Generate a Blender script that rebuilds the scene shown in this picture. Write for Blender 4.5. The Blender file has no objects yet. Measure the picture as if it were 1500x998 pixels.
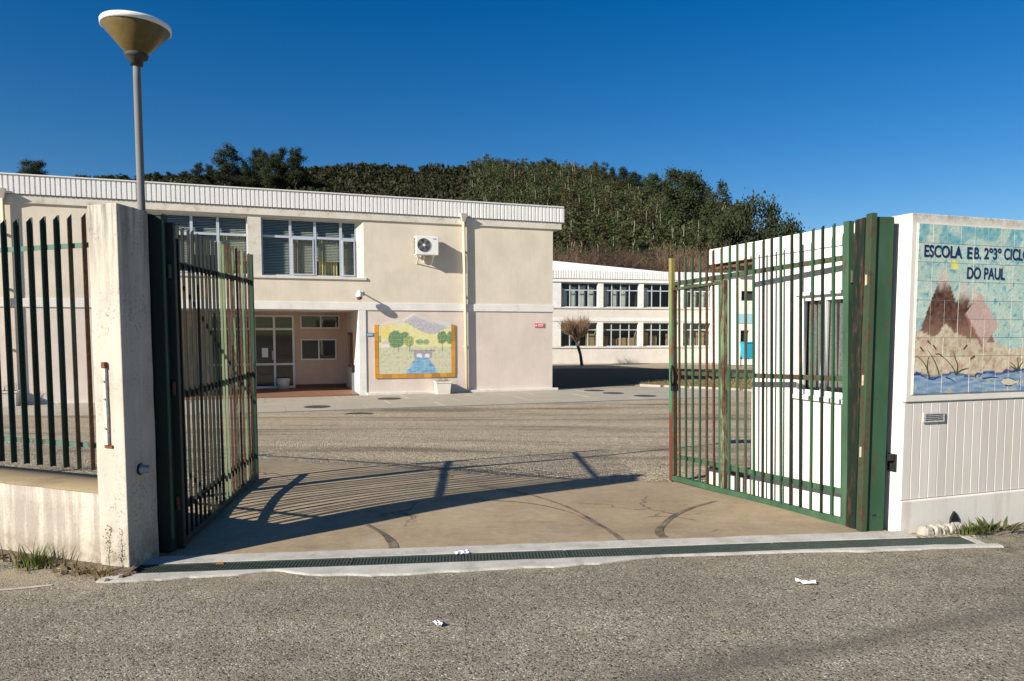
import bpy, math, random
import numpy as np
from mathutils import Vector, Matrix, noise
random.seed(7); rng = np.random.default_rng(7)
R = math.radians
scene = bpy.context.scene
col = scene.collection

# ------------------------------------------------------------------ camera
F, CX, CY, HOR, EYE = 1080.0, 750.0, 562.0, 487.0, 1.55      # photograph's lens in its own pixels
PITCH = math.atan((CY - HOR) / F)
cd = bpy.data.cameras.new('camera'); cam = bpy.data.objects.new('camera', cd); col.objects.link(cam)
cam.location = (0, 0, EYE); cam.rotation_euler = (math.pi / 2 - PITCH, 0, 0)
cd.sensor_fit = 'HORIZONTAL'; cd.sensor_width = 36; cd.lens = 36 * F / 1500
cd.shift_y = (CY - 499) / 1500; cd.clip_end = 3000; cd.clip_start = .05
scene.camera = cam

# ------------------------------------------------------------------ sky, sun, exposure
SUN_EL = R(25.8); LX, LY = .773, .634                        # the sunlight travels this way over the ground
world = bpy.data.worlds.new('World'); scene.world = world; world.use_nodes = True
wn = world.node_tree.nodes; wl = world.node_tree.links
sky = wn.new('ShaderNodeTexSky'); sky.sky_type = 'NISHITA'; sky.sun_disc = False
sky.sun_elevation = SUN_EL; sky.sun_rotation = math.atan2(-LX, -LY)
sky.air_density = 1.0; sky.dust_density = .3; sky.ozone_density = 3.0; sky.altitude = 500
hs = wn.new('ShaderNodeHueSaturation'); hs.inputs['Saturation'].default_value = 1.43; hs.inputs['Hue'].default_value = .507; hs.inputs['Value'].default_value = 1
wl.new(sky.outputs[0], hs.inputs['Color'])
bg = wn['Background']; bg.inputs['Strength'].default_value = .058; wl.new(hs.outputs[0], bg.inputs['Color'])
sd = bpy.data.lights.new('sun', 'SUN'); sd.energy = 5.0; sd.angle = R(.53); sd.color = (1, .92, .80)
sun = bpy.data.objects.new('sun', sd); col.objects.link(sun)
ce = math.cos(SUN_EL)
sun.rotation_euler = Vector((LX * ce, LY * ce, -math.sin(SUN_EL))).to_track_quat('-Z', 'Y').to_euler()
vs = scene.view_settings; vs.view_transform = 'Standard'; vs.look = 'None'; vs.gamma = 1; vs.exposure = .76
try: vs.use_curve_mapping = False
except Exception: pass
scene.render.engine = 'CYCLES'
cy = scene.cycles; cy.max_bounces = 6; cy.diffuse_bounces = 3; cy.glossy_bounces = 3; cy.transmission_bounces = 4; cy.transparent_max_bounces = 12

# ------------------------------------------------------------------ small helpers
def at(px, py, Y):
    """a point of the place seen at this pixel of the photograph, Y metres away"""
    a = (px - CX) / F; b = -(py - CY) / F
    d = (a, math.cos(PITCH) + b * math.sin(PITCH), -math.sin(PITCH) + b * math.cos(PITCH)); t = Y / d[1]
    return Vector((d[0] * t, Y, EYE + d[2] * t))
def sm(a, b, x):
    t = min(1, max(0, (x - a) / (b - a))); return t * t * (3 - 2 * t)
def lerp(a, b, t): return a + (b - a) * t

class MB:
    """collects faces; build() links them as ONE mesh object"""
    def __init__(s): s.v = []; s.f = []; s.c = None
    def quad(s, a, b, c, d):
        n = len(s.v); s.v += [tuple(a), tuple(b), tuple(c), tuple(d)]; s.f.append((n, n + 1, n + 2, n + 3)); return s
    def poly(s, pts):
        n = len(s.v); s.v += [tuple(p) for p in pts]; s.f.append(tuple(range(n, n + len(pts)))); return s
    def hexa(s, p):
        n = len(s.v); s.v += [tuple(q) for q in p]
        for f in ((3, 2, 1, 0), (4, 5, 6, 7), (0, 1, 5, 4), (1, 2, 6, 5), (2, 3, 7, 6), (3, 0, 4, 7)): s.f.append(tuple(n + i for i in f))
        return s
    def box(s, x0, x1, y0, y1, z0, z1):
        return s.hexa([(x0, y0, z0), (x1, y0, z0), (x1, y1, z0), (x0, y1, z0), (x0, y0, z1), (x1, y0, z1), (x1, y1, z1), (x0, y1, z1)])
    def prism(s, pts, z0, z1):
        n = len(s.v); k = len(pts)
        s.v += [(p[0], p[1], z0) for p in pts] + [(p[0], p[1], z1) for p in pts]
        s.f.append(tuple(n + i for i in range(k))[::-1]); s.f.append(tuple(n + k + i for i in range(k)))
        for i in range(k): s.f.append((n + i, n + (i + 1) % k, n + k + (i + 1) % k, n + k + i))
        return s
    def tube(s, a, b, r0, r1=None, seg=8, cap=True):
        r1 = r0 if r1 is None else r1; a = Vector(a); b = Vector(b); d = (b - a).normalized()
        u = d.orthogonal().normalized(); w = d.cross(u); n = len(s.v)
        for c, r in ((a, r0), (b, r1)):
            for i in range(seg):
                t = 2 * math.pi * i / seg; s.v.append(tuple(c + u * (r * math.cos(t)) + w * (r * math.sin(t))))
        for i in range(seg):
            j = (i + 1) % seg; s.f.append((n + i, n + j, n + seg + j, n + seg + i))
        if cap: s.f.append(tuple(n + i for i in range(seg))[::-1]); s.f.append(tuple(n + seg + i for i in range(seg)))
        return s
    def bar(s, a, b, w, h):
        """box of width w (sideways) and height h along a-b"""
        a = Vector(a); b = Vector(b); d = (b - a).normalized(); up = Vector((0, 0, 1)) if abs(d.z) < .95 else Vector((0, 1, 0))
        sd_ = d.cross(up).normalized() * (w / 2); u = sd_.cross(d).normalized() * (h / 2)
        return s.hexa([a - sd_ - u, a + sd_ - u, b + sd_ - u, b - sd_ - u, a - sd_ + u, a + sd_ + u, b + sd_ + u, b - sd_ + u])
    def lathe(s, prof, seg=24, c=(0, 0, 0)):
        n = len(s.v)
        for r, z in prof:
            for i in range(seg):
                t = 2 * math.pi * i / seg; s.v.append((c[0] + r * math.cos(t), c[1] + r * math.sin(t), c[2] + z))
        for k in range(len(prof) - 1):
            for i in range(seg):
                j = (i + 1) % seg; s.f.append((n + k * seg + i, n + k * seg + j, n + (k + 1) * seg + j, n + (k + 1) * seg + i))
        return s
    def build(s, name, m, parent=None, smooth=False, loc=None, cols=None):
        me = bpy.data.meshes.new(name); me.from_pydata(s.v, [], s.f); me.update()
        if cols is not None:
            ca = me.color_attributes.new('paint', 'FLOAT_COLOR', 'POINT')
            arr = np.ones((len(s.v), 4), np.float32); arr[:, :3] = np.asarray(cols, np.float32); ca.data.foreach_set('color', arr.ravel())
        if smooth: me.polygons.foreach_set('use_smooth', [True] * len(me.polygons))
        me.materials.append(m)
        o = bpy.data.objects.new(name, me); col.objects.link(o)
        if parent: o.parent = parent
        if loc: o.location = loc
        return o
def bevel(o, w=.006, seg=2):
    b = o.modifiers.new('bevel', 'BEVEL'); b.width = w; b.segments = seg; b.limit_method = 'ANGLE'; return o
def tag(o, label=None, cat=None, group=None, kind=None):
    if label: o['label'] = label
    if cat: o['category'] = cat
    if group: o['group'] = group
    if kind: o['kind'] = kind
    return o
def empty(name, loc=(0, 0, 0), rz=0, label=None, cat=None, group=None):
    o = bpy.data.objects.new(name, None); col.objects.link(o); o.location = loc; o.rotation_euler = (0, 0, rz); o.empty_display_size = .2
    return tag(o, label, cat, group)
def struct(o): o['kind'] = 'structure'; return o
def copy_part(src, parent, loc=None, rot=None, scale=None):
    c = src.copy(); col.objects.link(c); c.parent = parent
    if loc is not None: c.location = loc
    if rot is not None: c.rotation_euler = rot
    if scale is not None: c.scale = scale
    return c

# ------------------------------------------------------------------ materials
class NT:
    def __init__(s, name):
        s.m = bpy.data.materials.new(name); s.m.use_nodes = True; s.t = s.m.node_tree; s.b = s.t.nodes['Principled BSDF']; s.out = s.t.nodes['Material Output']
        s.b.inputs['Specular IOR Level'].default_value = .3
        s.geo = None
    def n(s, typ, **kw):
        nd = s.t.nodes.new('ShaderNode' + typ)
        for k, v in kw.items():
            if hasattr(nd, k) and k not in nd.inputs: setattr(nd, k, v)
            else: s.put(nd, k, v)
        return nd
    def put(s, nd, k, v):
        if hasattr(v, 'links') or isinstance(v, bpy.types.NodeSocket): s.t.links.new(v, nd.inputs[k])
        else: nd.inputs[k].default_value = v
    def pos(s):
        if not s.geo: s.geo = s.t.nodes.new('ShaderNodeNewGeometry')
        return s.geo.outputs['Position']
    def mapped(s, scale=(1, 1, 1), vec=None, rot=(0, 0, 0)):
        mp = s.t.nodes.new('ShaderNodeMapping'); mp.inputs['Scale'].default_value = scale; mp.inputs['Rotation'].default_value = rot
        s.t.links.new(vec or s.pos(), mp.inputs['Vector']); return mp.outputs[0]
    def noise(s, scale, detail=4, rough=.6, vec=None, dist=0):
        nd = s.t.nodes.new('ShaderNodeTexNoise'); nd.inputs['Scale'].default_value = scale; nd.inputs['Detail'].default_value = detail
        nd.inputs['Roughness'].default_value = rough; nd.inputs['Distortion'].default_value = dist
        s.t.links.new(vec or s.pos(), nd.inputs['Vector']); return nd.outputs['Fac']
    def voro(s, scale, feature='F1', out='Color', vec=None):
        nd = s.t.nodes.new('ShaderNodeTexVoronoi'); nd.feature = feature; nd.inputs['Scale'].default_value = scale
        s.t.links.new(vec or s.pos(), nd.inputs['Vector']); return nd.outputs[out]
    def ramp(s, fac, stops, interp='LINEAR'):
        nd = s.t.nodes.new('ShaderNodeValToRGB'); cr = nd.color_ramp; cr.interpolation = interp
        while len(cr.elements) < len(stops): cr.elements.new(.5)
        for e, (p, c) in zip(cr.elements, stops):
            e.position = p; e.color = (c, c, c, 1) if isinstance(c, (int, float)) else (*c, 1)
        s.t.links.new(fac, nd.inputs['Fac']); return nd.outputs['Color']
    def mix(s, fac, a, b, mode='MIX'):
        nd = s.t.nodes.new('ShaderNodeMix'); nd.data_type = 'RGBA'; nd.blend_type = mode
        for k, v in ((0, fac), (6, a), (7, b)):
            if isinstance(v, bpy.types.NodeSocket): s.t.links.new(v, nd.inputs[k])
            elif k == 0: nd.inputs[0].default_value = v
            else: nd.inputs[k].default_value = (*v, 1) if len(v) == 3 else v
        return nd.outputs[2]
    def math(s, op, a, b=0.):
        nd = s.t.nodes.new('ShaderNodeMath'); nd.operation = op
        for k, v in ((0, a), (1, b)):
            if isinstance(v, bpy.types.NodeSocket): s.t.links.new(v, nd.inputs[k])
            else: nd.inputs[k].default_value = v
        return nd.outputs[0]
    def sep(s, vec=None):
        nd = s.t.nodes.new('ShaderNodeSeparateXYZ'); s.t.links.new(vec or s.pos(), nd.inputs[0]); return nd.outputs
    def objco(s):
        return s.t.nodes.new('ShaderNodeTexCoord').outputs['Object']
    def rand(s):
        return s.t.nodes.new('ShaderNodeObjectInfo').outputs['Random']
    def bump(s, h, strength=.3, dist=.01):
        nd = s.t.nodes.new('ShaderNodeBump'); nd.inputs['Strength'].default_value = strength; nd.inputs['Distance'].default_value = dist
        s.t.links.new(h, nd.inputs['Height']); s.t.links.new(nd.outputs[0], s.b.inputs['Normal'])
    def done(s, colr, rough=.8, metal=0):
        s.put(s.b, 'Base Color', (*colr, 1) if isinstance(colr, tuple) else colr); s.put(s.b, 'Roughness', rough); s.put(s.b, 'Metallic', metal); return s.m

def plain(name, c, rough=.6, var=.12, scale=6, metal=0, bump=.0):
    t = NT(name); f = t.noise(scale, 5, .65); k = t.ramp(f, [(.25, 1 - var), (.75, 1 + var)])
    if bump: t.bump(t.noise(scale * 12, 3), bump, .004)
    return t.done(t.mix(1, tuple(c), k, 'MULTIPLY'), rough, metal)

def m_render(name, c, stain=(.25, .22, .19), amount=.5, streak=True, grit=.15, z_top=None):
    """painted render with soft blotches, vertical dirt runs and grit"""
    t = NT(name); b1 = t.noise(1.3, 5, .6); k = t.ramp(b1, [(.3, .9), (.7, 1.06)])
    base = t.mix(1, tuple(c), k, 'MULTIPLY')
    st = t.noise(1, 6, .72, t.mapped((9, 9, .7)) if streak else t.mapped((3, 3, 3)))
    st2 = t.noise(2.2, 4, .6)
    f = t.math('MULTIPLY', t.ramp(st, [(.5, 0.), (.72, 1.)]), t.ramp(st2, [(.35, 0.), (.7, 1.)]))
    base = t.mix(t.math('MULTIPLY', f, amount), base, stain)
    sp = t.ramp(t.noise(60, 3, .7), [(.28, 1.), (.4, 0.)]); base = t.mix(t.math('MULTIPLY', sp, grit), base, stain)
    t.bump(t.noise(90, 3, .7), .18, .006)
    return t.done(base, .85)

# ---- ground materials
def m_road():
    t = NT('asphalt'); v = t.voro(120); r = t.sep(v)[0]; d = t.voro(120, 'F1', 'Distance')
    c = t.ramp(r, [(0, (.035, .032, .026)), (.12, (.06, .054, .044)), (.18, (.185, .162, .118)), (.6, (.262, .230, .171)), (.93, (.33, .292, .22)), (1, (.6, .55, .47))])
    fine = t.noise(260, 4, .8); c = t.mix(.85, c, t.ramp(fine, [(.32, .45), (.5, 1.), (.68, 1.5)]), 'MULTIPLY')
    pit = t.ramp(t.noise(75, 3, .75), [(.30, 1.), (.40, 0.)]); c = t.mix(t.math('MULTIPLY', pit, .85), c, (.035, .032, .027))
    wh = t.ramp(t.noise(60, 3, .8, t.mapped((1, 1, 1), None, (.3, 0, 1))), [(.68, 0.), (.74, 1.)]); c = t.mix(t.math('MULTIPLY', wh, .6), c, (.55, .53, .48))
    big = t.noise(.7, 5, .65); c = t.mix(1, c, t.ramp(big, [(.3, .82), (.7, 1.14)]), 'MULTIPLY')
    mid = t.noise(5, 5, .65); c = t.mix(1, c, t.ramp(mid, [(.3, .84), (.7, 1.12)]), 'MULTIPLY')
    trk = t.noise(1, 4, .6, t.mapped((.12, 1.5, 1), None, (0, 0, R(-6)))); c = t.mix(1, c, t.ramp(trk, [(.35, .82), (.5, 1.), (.68, 1.15)]), 'MULTIPLY')
    # a cable's shadow painted as a soft dark band across the carriageway
    x, y, z = t.sep()
    ed = t.math('SUBTRACT', t.math('ADD', t.math('MULTIPLY', x, .0717), 5.05), y)                 # blown sand along the drain
    c = t.mix(t.math('MULTIPLY', t.ramp(ed, [(.0, 1.), (.5, 0.)]), t.ramp(t.noise(3.2, 6, .72), [(.45, 0.), (.66, .8)])), c, (.36, .30, .205))
    oil = t.ramp(t.noise(1.6, 5, .7, t.mapped((1, 1, 1), None, (.2, .4, 2))), [(.62, 0.), (.75, .35)]); c = t.mix(oil, c, (.07, .062, .05))
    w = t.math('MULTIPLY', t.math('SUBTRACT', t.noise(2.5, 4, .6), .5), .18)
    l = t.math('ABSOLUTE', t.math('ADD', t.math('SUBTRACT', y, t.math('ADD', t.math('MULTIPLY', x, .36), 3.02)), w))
    cable_shade = t.ramp(l, [(.02, 1.), (.16, 0.)]); c = t.mix(t.math('MULTIPLY', cable_shade, .5), c, (.085, .078, .066))
    t.bump(t.math('ADD', t.math('SUBTRACT', 1., d), t.math('MULTIPLY', fine, .8)), .55, .006)
    return t.done(c, .9)
def m_yard():
    t = NT('worn_gravel_asphalt'); v = t.voro(46); r = t.sep(v)[0]; d = t.voro(46, 'F1', 'Distance')
    c = t.ramp(r, [(0, (.10, .088, .068)), (.12, (.21, .172, .118)), (.5, (.375, .308, .208)), (.9, (.475, .395, .27)), (1, (.62, .54, .42))])
    x, y, z = t.sep()
    bands = t.noise(1, 5, .65, t.mapped((.16, .9, 1), None, (0, 0, R(-14)))); c = t.mix(1, c, t.ramp(bands, [(.34, .5), (.48, 1.), (.7, 1.25)]), 'MULTIPLY')
    c = t.mix(1, c, t.ramp(t.noise(9, 4, .7), [(.3, .8), (.7, 1.2)]), 'MULTIPLY')
    c = t.mix(.6, c, t.ramp(t.noise(120, 2, .7), [(.3, .5), (.7, 1.4)]), 'MULTIPLY')
    t.bump(t.math('SUBTRACT', 1., d), .9, .018)
    return t.done(c, .95)
def m_apron():
    t = NT('worn_concrete'); b = t.noise(1.1, 6, .62)
    c = t.ramp(b, [(.25, (.255, .198, .124)), (.5, (.33, .258, .164)), (.75, (.385, .305, .20))])
    c = t.mix(.9, c, t.ramp(t.noise(190, 4, .8), [(.3, .5), (.5, 1.), (.72, 1.4)]), 'MULTIPLY')
    c = t.mix(t.ramp(t.noise(1, 6, .75, t.mapped((.8, 5, 1), None, (0, 0, R(28)))), [(.56, 0.), (.72, .5)]), c, (.16, .13, .095))
    c = t.mix(t.ramp(t.noise(2.4, 6, .75, t.mapped((1, 1, 1), None, (.5, 0, 2))), [(.56, 0.), (.70, .45)]), c, (.42, .37, .29))
    c = t.mix(1, c, t.ramp(t.noise(12, 5, .7), [(.3, .86), (.7, 1.1)]), 'MULTIPLY')
    nd = t.t.nodes.new('ShaderNodeTexVoronoi'); nd.feature = 'DISTANCE_TO_EDGE'; nd.inputs['Scale'].default_value = .55
    ns = t.t.nodes.new('ShaderNodeTexNoise'); ns.inputs['Scale'].default_value = 3; ns.inputs['Detail'].default_value = 6; t.t.links.new(t.pos(), ns.inputs['Vector'])
    va = t.t.nodes.new('ShaderNodeVectorMath'); va.operation = 'ADD'; t.t.links.new(t.pos(), va.inputs[0])
    vm = t.t.nodes.new('ShaderNodeVectorMath'); vm.operation = 'SCALE'; vm.inputs['Scale'].default_value = .5; t.t.links.new(ns.outputs['Color'], vm.inputs[0]); t.t.links.new(vm.outputs[0], va.inputs[1])
    t.t.links.new(va.outputs[0], nd.inputs['Vector'])
    cr = t.math('MULTIPLY', t.ramp(nd.outputs['Distance'], [(.002, 1.), (.009, 0.)]), t.ramp(t.noise(.8, 2), [(.5, 0.), (.56, .8)]))
    c = t.mix(cr, c, (.06, .05, .04))
    oil = t.ramp(t.noise(.9, 5, .7, t.mapped((1, 1, 1), None, (0, 0, 1))), [(.58, 0.), (.75, .45)]); c = t.mix(oil, c, (.12, .10, .075))
    t.bump(t.noise(160, 3, .7), .35, .006)
    return t.done(c, .9)
def m_strip():
    t = NT('pale_concrete'); b = t.noise(6, 6, .7); c = t.ramp(b, [(.25, (.30, .285, .245)), (.5, (.46, .445, .40)), (.75, (.53, .52, .48))])
    c = t.mix(t.ramp(t.noise(2.2, 5, .7), [(.55, 0.), (.75, .6)]), c, (.24, .21, .165))
    c = t.mix(.6, c, t.ramp(t.noise(130, 3, .7), [(.3, .7), (.7, 1.2)]), 'MULTIPLY'); t.bump(t.noise(70, 4, .7), .4, .008)
    return t.done(c, .88)
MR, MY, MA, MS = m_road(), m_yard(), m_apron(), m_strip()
M_slab = m_render('slab_concrete', (.36, .325, .26), (.2, .17, .13), .4, False, .3)
M_soil = plain('soil', (.13, .10, .07), .95, .4, 30, 0, .6)
def m_green(name, rust=.35, g=((.035, .105, .055), (.07, .17, .09))):
    t = NT(name); b = t.noise(5, 4, .6, t.mapped((1, 1, .35))); c = t.ramp(b, [(.3, g[0]), (.7, g[1])])
    rs = t.noise(7, 6, .75, t.mapped((2.5, 2.5, .55))); rr = t.rand()
    f = t.ramp(t.math('ADD', rs, t.math('MULTIPLY', t.math('SUBTRACT', rr, .5), .22)), [(.62 - rust * .28, 0.), (.74 - rust * .22, 1.)])
    rc = t.ramp(t.noise(28, 4, .7), [(.3, (.03, .018, .012)), (.6, (.085, .044, .024)), (.8, (.17, .10, .055))])
    c = t.mix(f, c, rc); t.bump(t.noise(120, 3), .15, .003)
    return t.done(c, .62)
M_green = m_green('worn_green_paint', .35, ((.025, .066, .036), (.05, .115, .062))); M_green_rusty = m_green('rusty_green_paint', .85, ((.03, .06, .035), (.06, .09, .05))); M_green_pale = m_green('pale_green_paint', .35, ((.11, .16, .085), (.24, .28, .16)))
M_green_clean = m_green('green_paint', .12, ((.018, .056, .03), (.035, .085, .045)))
M_green_shade = m_green('shaded_green_paint', .15, ((.006, .013, .009), (.011, .022, .015)))  # green darkened to carry the shade on the left post and leaf
M_fence = m_green('fence_paint', .12, ((.014, .034, .026), (.026, .055, .042)))
M_rail = m_green('rail_paint', .1, ((.06, .13, .10), (.09, .17, .13)))
def m_endpost():
    t = NT('end_stile_paint'); z = t.sep()[2]; b = t.noise(9, 5, .7, t.mapped((1, 1, .5)))
    k = t.math('ADD', z, t.math('MULTIPLY', t.math('SUBTRACT', b, .5), .5))
    c = t.ramp(t.math('MULTIPLY', k, .4), [(.0, (.11, .03, .02)), (.26, (.12, .035, .02)), (.29, (.05, .16, .07)), (.5, (.05, .16, .07)), (.56, (.16, .07, .03)), (.6, (.10, .2, .08)), (.86, (.22, .2, .06)), (1, (.26, .2, .07))])
    return t.done(c, .65)
M_end = m_endpost()
M_white_pillar = m_render('dirty_white_pillar', (.74, .70, .62), (.10, .09, .085), .75, True, .6)
def m_pillar():
    t = NT('weathered_white_pillar'); z = t.sep()[2]; b1 = t.noise(2.2, 5, .65); base = t.mix(1, (.53, .485, .41), t.ramp(b1, [(.3, .84), (.7, 1.06)]), 'MULTIPLY')
    st = t.noise(1, 6, .75, t.mapped((11, 11, .8)))
    h = t.ramp(t.math('SUBTRACT', z, 1.55), [(.0, .15), (.5, .5), (.85, 1.)])         # lichen and soot that run down from the top
    f = t.math('MULTIPLY', t.ramp(st, [(.40, 0.), (.58, 1.)]), h); base = t.mix(t.math('MULTIPLY', f, .88), base, (.16, .14, .12))
    sp = t.ramp(t.noise(48, 4, .75), [(.52, 0.), (.66, 1.)]); sp2 = t.ramp(t.noise(4, 4, .6), [(.45, 0.), (.65, 1.)])
    base = t.mix(t.math('MULTIPLY', t.math('MULTIPLY', sp, sp2), .85), base, (.11, .10, .09))
    lo = t.math('MULTIPLY', t.ramp(z, [(.0, 1.), (.28, 0.)]), t.ramp(t.noise(9, 5, .7), [(.35, 0.), (.6, 1.)])); base = t.mix(t.math('MULTIPLY', lo, .75), base, (.17, .14, .10))
    t.bump(t.noise(80, 4, .7), .3, .008); return t.done(base, .88)
M_pillar = m_pillar()
def m_lowwall():
    t = NT('streaked_white_wall'); z = t.sep()[2]; base = t.mix(1, (.52, .475, .40), t.ramp(t.noise(3, 5, .65), [(.3, .85), (.7, 1.06)]), 'MULTIPLY')
    st = t.noise(1, 5, .7, t.mapped((6.5, 6.5, .45))); f = t.ramp(st, [(.43, 0.), (.56, 1.)]); base = t.mix(t.math('MULTIPLY', f, .75), base, (.27, .235, .20))
    gr = t.ramp(t.noise(40, 4, .75), [(.5, 0.), (.66, 1.)]); base = t.mix(t.math('MULTIPLY', gr, .35), base, (.2, .17, .14))
    lo = t.math('MULTIPLY', t.ramp(z, [(-.12, 1.), (.13, 0.)]), t.ramp(t.noise(10, 5, .7), [(.3, 0.), (.6, 1.)])); base = t.mix(t.math('MULTIPLY', lo, .7), base, (.20, .16, .11))
    t.bump(t.noise(50, 4, .7), .4, .012); return t.done(base, .9)
M_lowwall = m_lowwall()
M_coping = m_render('mossy_coping', (.25, .195, .115), (.09, .07, .045), .9, False, .7)
M_white = m_render('white_render', (.74, .715, .65), (.45, .42, .36), .35, True, .12)
def m_signwall():
    t = NT('sign_wall_render'); z = t.sep()[2]; base = t.mix(1, (.70, .675, .615), t.ramp(t.noise(2, 5, .65), [(.3, .9), (.7, 1.05)]), 'MULTIPLY')
    top = t.math('MULTIPLY', t.ramp(t.math('SUBTRACT', z, 1.5), [(.86, 0.), (.95, 1.)]), t.ramp(t.noise(9, 6, .75), [(.36, 0.), (.58, 1.)]))     # lichen along the top edge
    base = t.mix(t.math('MULTIPLY', top, .8), base, (.26, .225, .17)); t.bump(t.noise(60, 4, .7), .25, .006); return t.done(base, .88)
M_signwall = m_signwall()
M_white_low = m_render('stained_white_plinth', (.66, .64, .58), (.33, .27, .19), .7, True, .35)
M_cream = m_render('cream_render', (.675, .602, .485), (.44, .38, .29), .35, True, .04)
M_pink = m_render('pinkish_render', (.655, .568, .50), (.45, .38, .31), .32, True, .04)
M_pink_in = m_render('pink_inner_wall', (.62, .44, .34), (.4, .3, .22), .2, False, .04)
M_band = m_render('weathered_white_band', (.74, .72, .68), (.40, .34, .25), .6, False, .15)
M_cornice = m_render('stained_cornice', (.66, .62, .54), (.30, .22, .12), 1.0, False, .3)
M_fascia = plain('white_metal_sheet', (.76, .75, .73), .45, .05, 1.5)
M_roof = plain('pale_roof_sheet', (.80, .80, .80), .5, .05, .6)
M_alu = plain('aluminium_frame', (.50, .54, .60), .45, .06, 8, .15)
M_alu_w = plain('white_aluminium', (.72, .72, .72), .45, .06, 8)
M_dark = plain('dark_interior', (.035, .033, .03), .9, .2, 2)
M_room = plain('room_wall', (.26, .24, .20), .9, .2, 2)
M_floor_t = plain('terracotta_floor', (.23, .12, .075), .6, .15, 5)
M_curtain = plain('yellow_curtain', (.62, .50, .20), .9, .25, 14)
M_curtain_w = plain('lace_curtain', (.20, .20, .18), .9, .6, 90)
M_blind = plain('blind_slat', (.58, .58, .52), .6, .1, 6)
M_pipe = plain('cream_pipe', (.74, .62, .40), .5, .08, 4)
M_black = plain('black_rubber', (.016, .016, .017), .6, .3, 20)
M_steel = plain('galvanised_steel', (.36, .37, .37), .45, .3, 14, .55)
M_polegrey = m_render('galvanised_pole', (.17, .172, .168), (.09, .09, .085), .6, True, .2)
M_rust = plain('rust', (.16, .06, .028), .9, .5, 40, 0, .3)
M_iron = plain('cast_iron', (.055, .05, .045), .7, .3, 30)
M_grate = plain('dark_green_grating', (.055, .075, .065), .6, .25, 25, .2)
M_trench = plain('trench', (.012, .012, .012), .95)
M_ac = plain('ac_casing', (.78, .78, .75), .4, .04, 5)
M_darkplastic = plain('dark_grille', (.05, .05, .05), .5, .15, 20)
M_wood = plain('brown_wood', (.13, .07, .035), .6, .3, 12)
M_tan = plain('tan_wood', (.40, .26, .12), .6, .2, 8)
M_paper = plain('white_paper', (.82, .84, .88), .8, .06, 30)
M_pot = m_render('concrete_planter', (.66, .62, .54), (.3, .25, .19), .6, True, .4)
M_twig = plain('dry_twig', (.16, .105, .065), .9, .25, 3)
M_turq = plain('turquoise_plastic', (.03, .36, .50), .45, .08, 5)
M_stone = plain('whitewashed_stone', (.36, .335, .285), .9, .25, 14, 0, .4)
M_ink = plain('navy_glaze', (.008, .018, .085), .25, .15, 30)
M_reed = plain('green_glaze', (.06, .085, .02), .3, .3, 30)
M_reedhead = plain('brown_glaze', (.13, .05, .03), .3, .3, 30)
M_wave = plain('blue_glaze', (.02, .06, .22), .3, .4, 30)
M_fish = plain('cream_glaze', (.62, .56, .40), .3, .2, 40)
M_red = plain('red_sign', (.62, .10, .14), .4, .08, 20)
M_teal = plain('teal_sign', (.02, .22, .32), .4, .08, 20)
M_signwhite = plain('sign_lettering', (.8, .8, .8), .5, .02, 5)
def m_glass(name, tint=(.75, .8, .8), gloss=1.0):
    t = NT(name); nt = t.t; tr = nt.nodes.new('ShaderNodeBsdfTransparent'); tr.inputs['Color'].default_value = (*tint, 1)
    gl = nt.nodes.new('ShaderNodeBsdfGlossy'); gl.inputs['Roughness'].default_value = .03
    fr = nt.nodes.new('ShaderNodeFresnel'); t.pos(); nt.links.new(t.math('SUBTRACT', 1.55, t.math('MULTIPLY', t.geo.outputs['Backfacing'], 1.55 - 1 / 1.55)), fr.inputs['IOR']); mx = nt.nodes.new('ShaderNodeMixShader')
    k = t.math('MINIMUM', t.math('MULTIPLY', fr.outputs[0], 1.6 * gloss), 1.)
    nt.links.new(k, mx.inputs[0]); nt.links.new(tr.outputs[0], mx.inputs[1]); nt.links.new(gl.outputs[0], mx.inputs[2]); nt.links.new(mx.outputs[0], t.out.inputs['Surface']); return t.m
M_glass = m_glass('window_glass'); M_glass_dark = m_glass('tinted_glass', (.80, .85, .84), .6)
def m_paint(name, tile=None, rough=.3):
    t = NT(name); a = t.t.nodes.new('ShaderNodeVertexColor'); a.layer_name = 'paint'; c = a.outputs['Color']
    c = t.mix(.9, c, t.ramp(t.noise(110, 5, .8, t.mapped((1, 1, .6))), [(.3, .6), (.5, 1.), (.7, 1.35)]), 'MULTIPLY')
    if tile:                                                     # far mural: joints too fine to build
        x, y, z = t.sep(t.objco())
        def joint(v, off): 
            m = t.math('FRACT', t.math('DIVIDE', t.math('ADD', v, off), tile)); return t.math('LESS_THAN', t.math('ABSOLUTE', t.math('SUBTRACT', m, .5)), .045)
        j = t.math('MAXIMUM', joint(x, 10.), joint(z, 10.)); c = t.mix(t.math('MULTIPLY', j, .28), c, (.75, .73, .68))
    return t.done(c, rough)
M_tile = m_paint('painted_glaze'); M_mural = m_paint('mural_glaze', .153)
M_border = NT('amber_tile'); M_border = M_border.done(M_border.mix(1, (.56, .27, .045), M_border.ramp(M_border.rand(), [(0, .75), (1, 1.2)]), 'MULTIPLY'), .4)
M_grout = plain('grout', (.62, .60, .55), .9, .1, 30)
def m_plank():
    t = NT('white_plank'); base = t.mix(1, (.62, .585, .54), t.ramp(t.rand(), [(0, .9), (1, 1.05)]), 'MULTIPLY')
    c = t.mix(1, base, t.ramp(t.noise(1, 5, .7, t.mapped((30, 30, 2))), [(.3, .92), (.7, 1.05)]), 'MULTIPLY')
    c = t.mix(t.ramp(t.noise(2.5, 5, .7), [(.55, 0.), (.8, .4)]), c, (.55, .47, .33)); return t.done(c, .75)
M_plank = m_plank()
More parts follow.
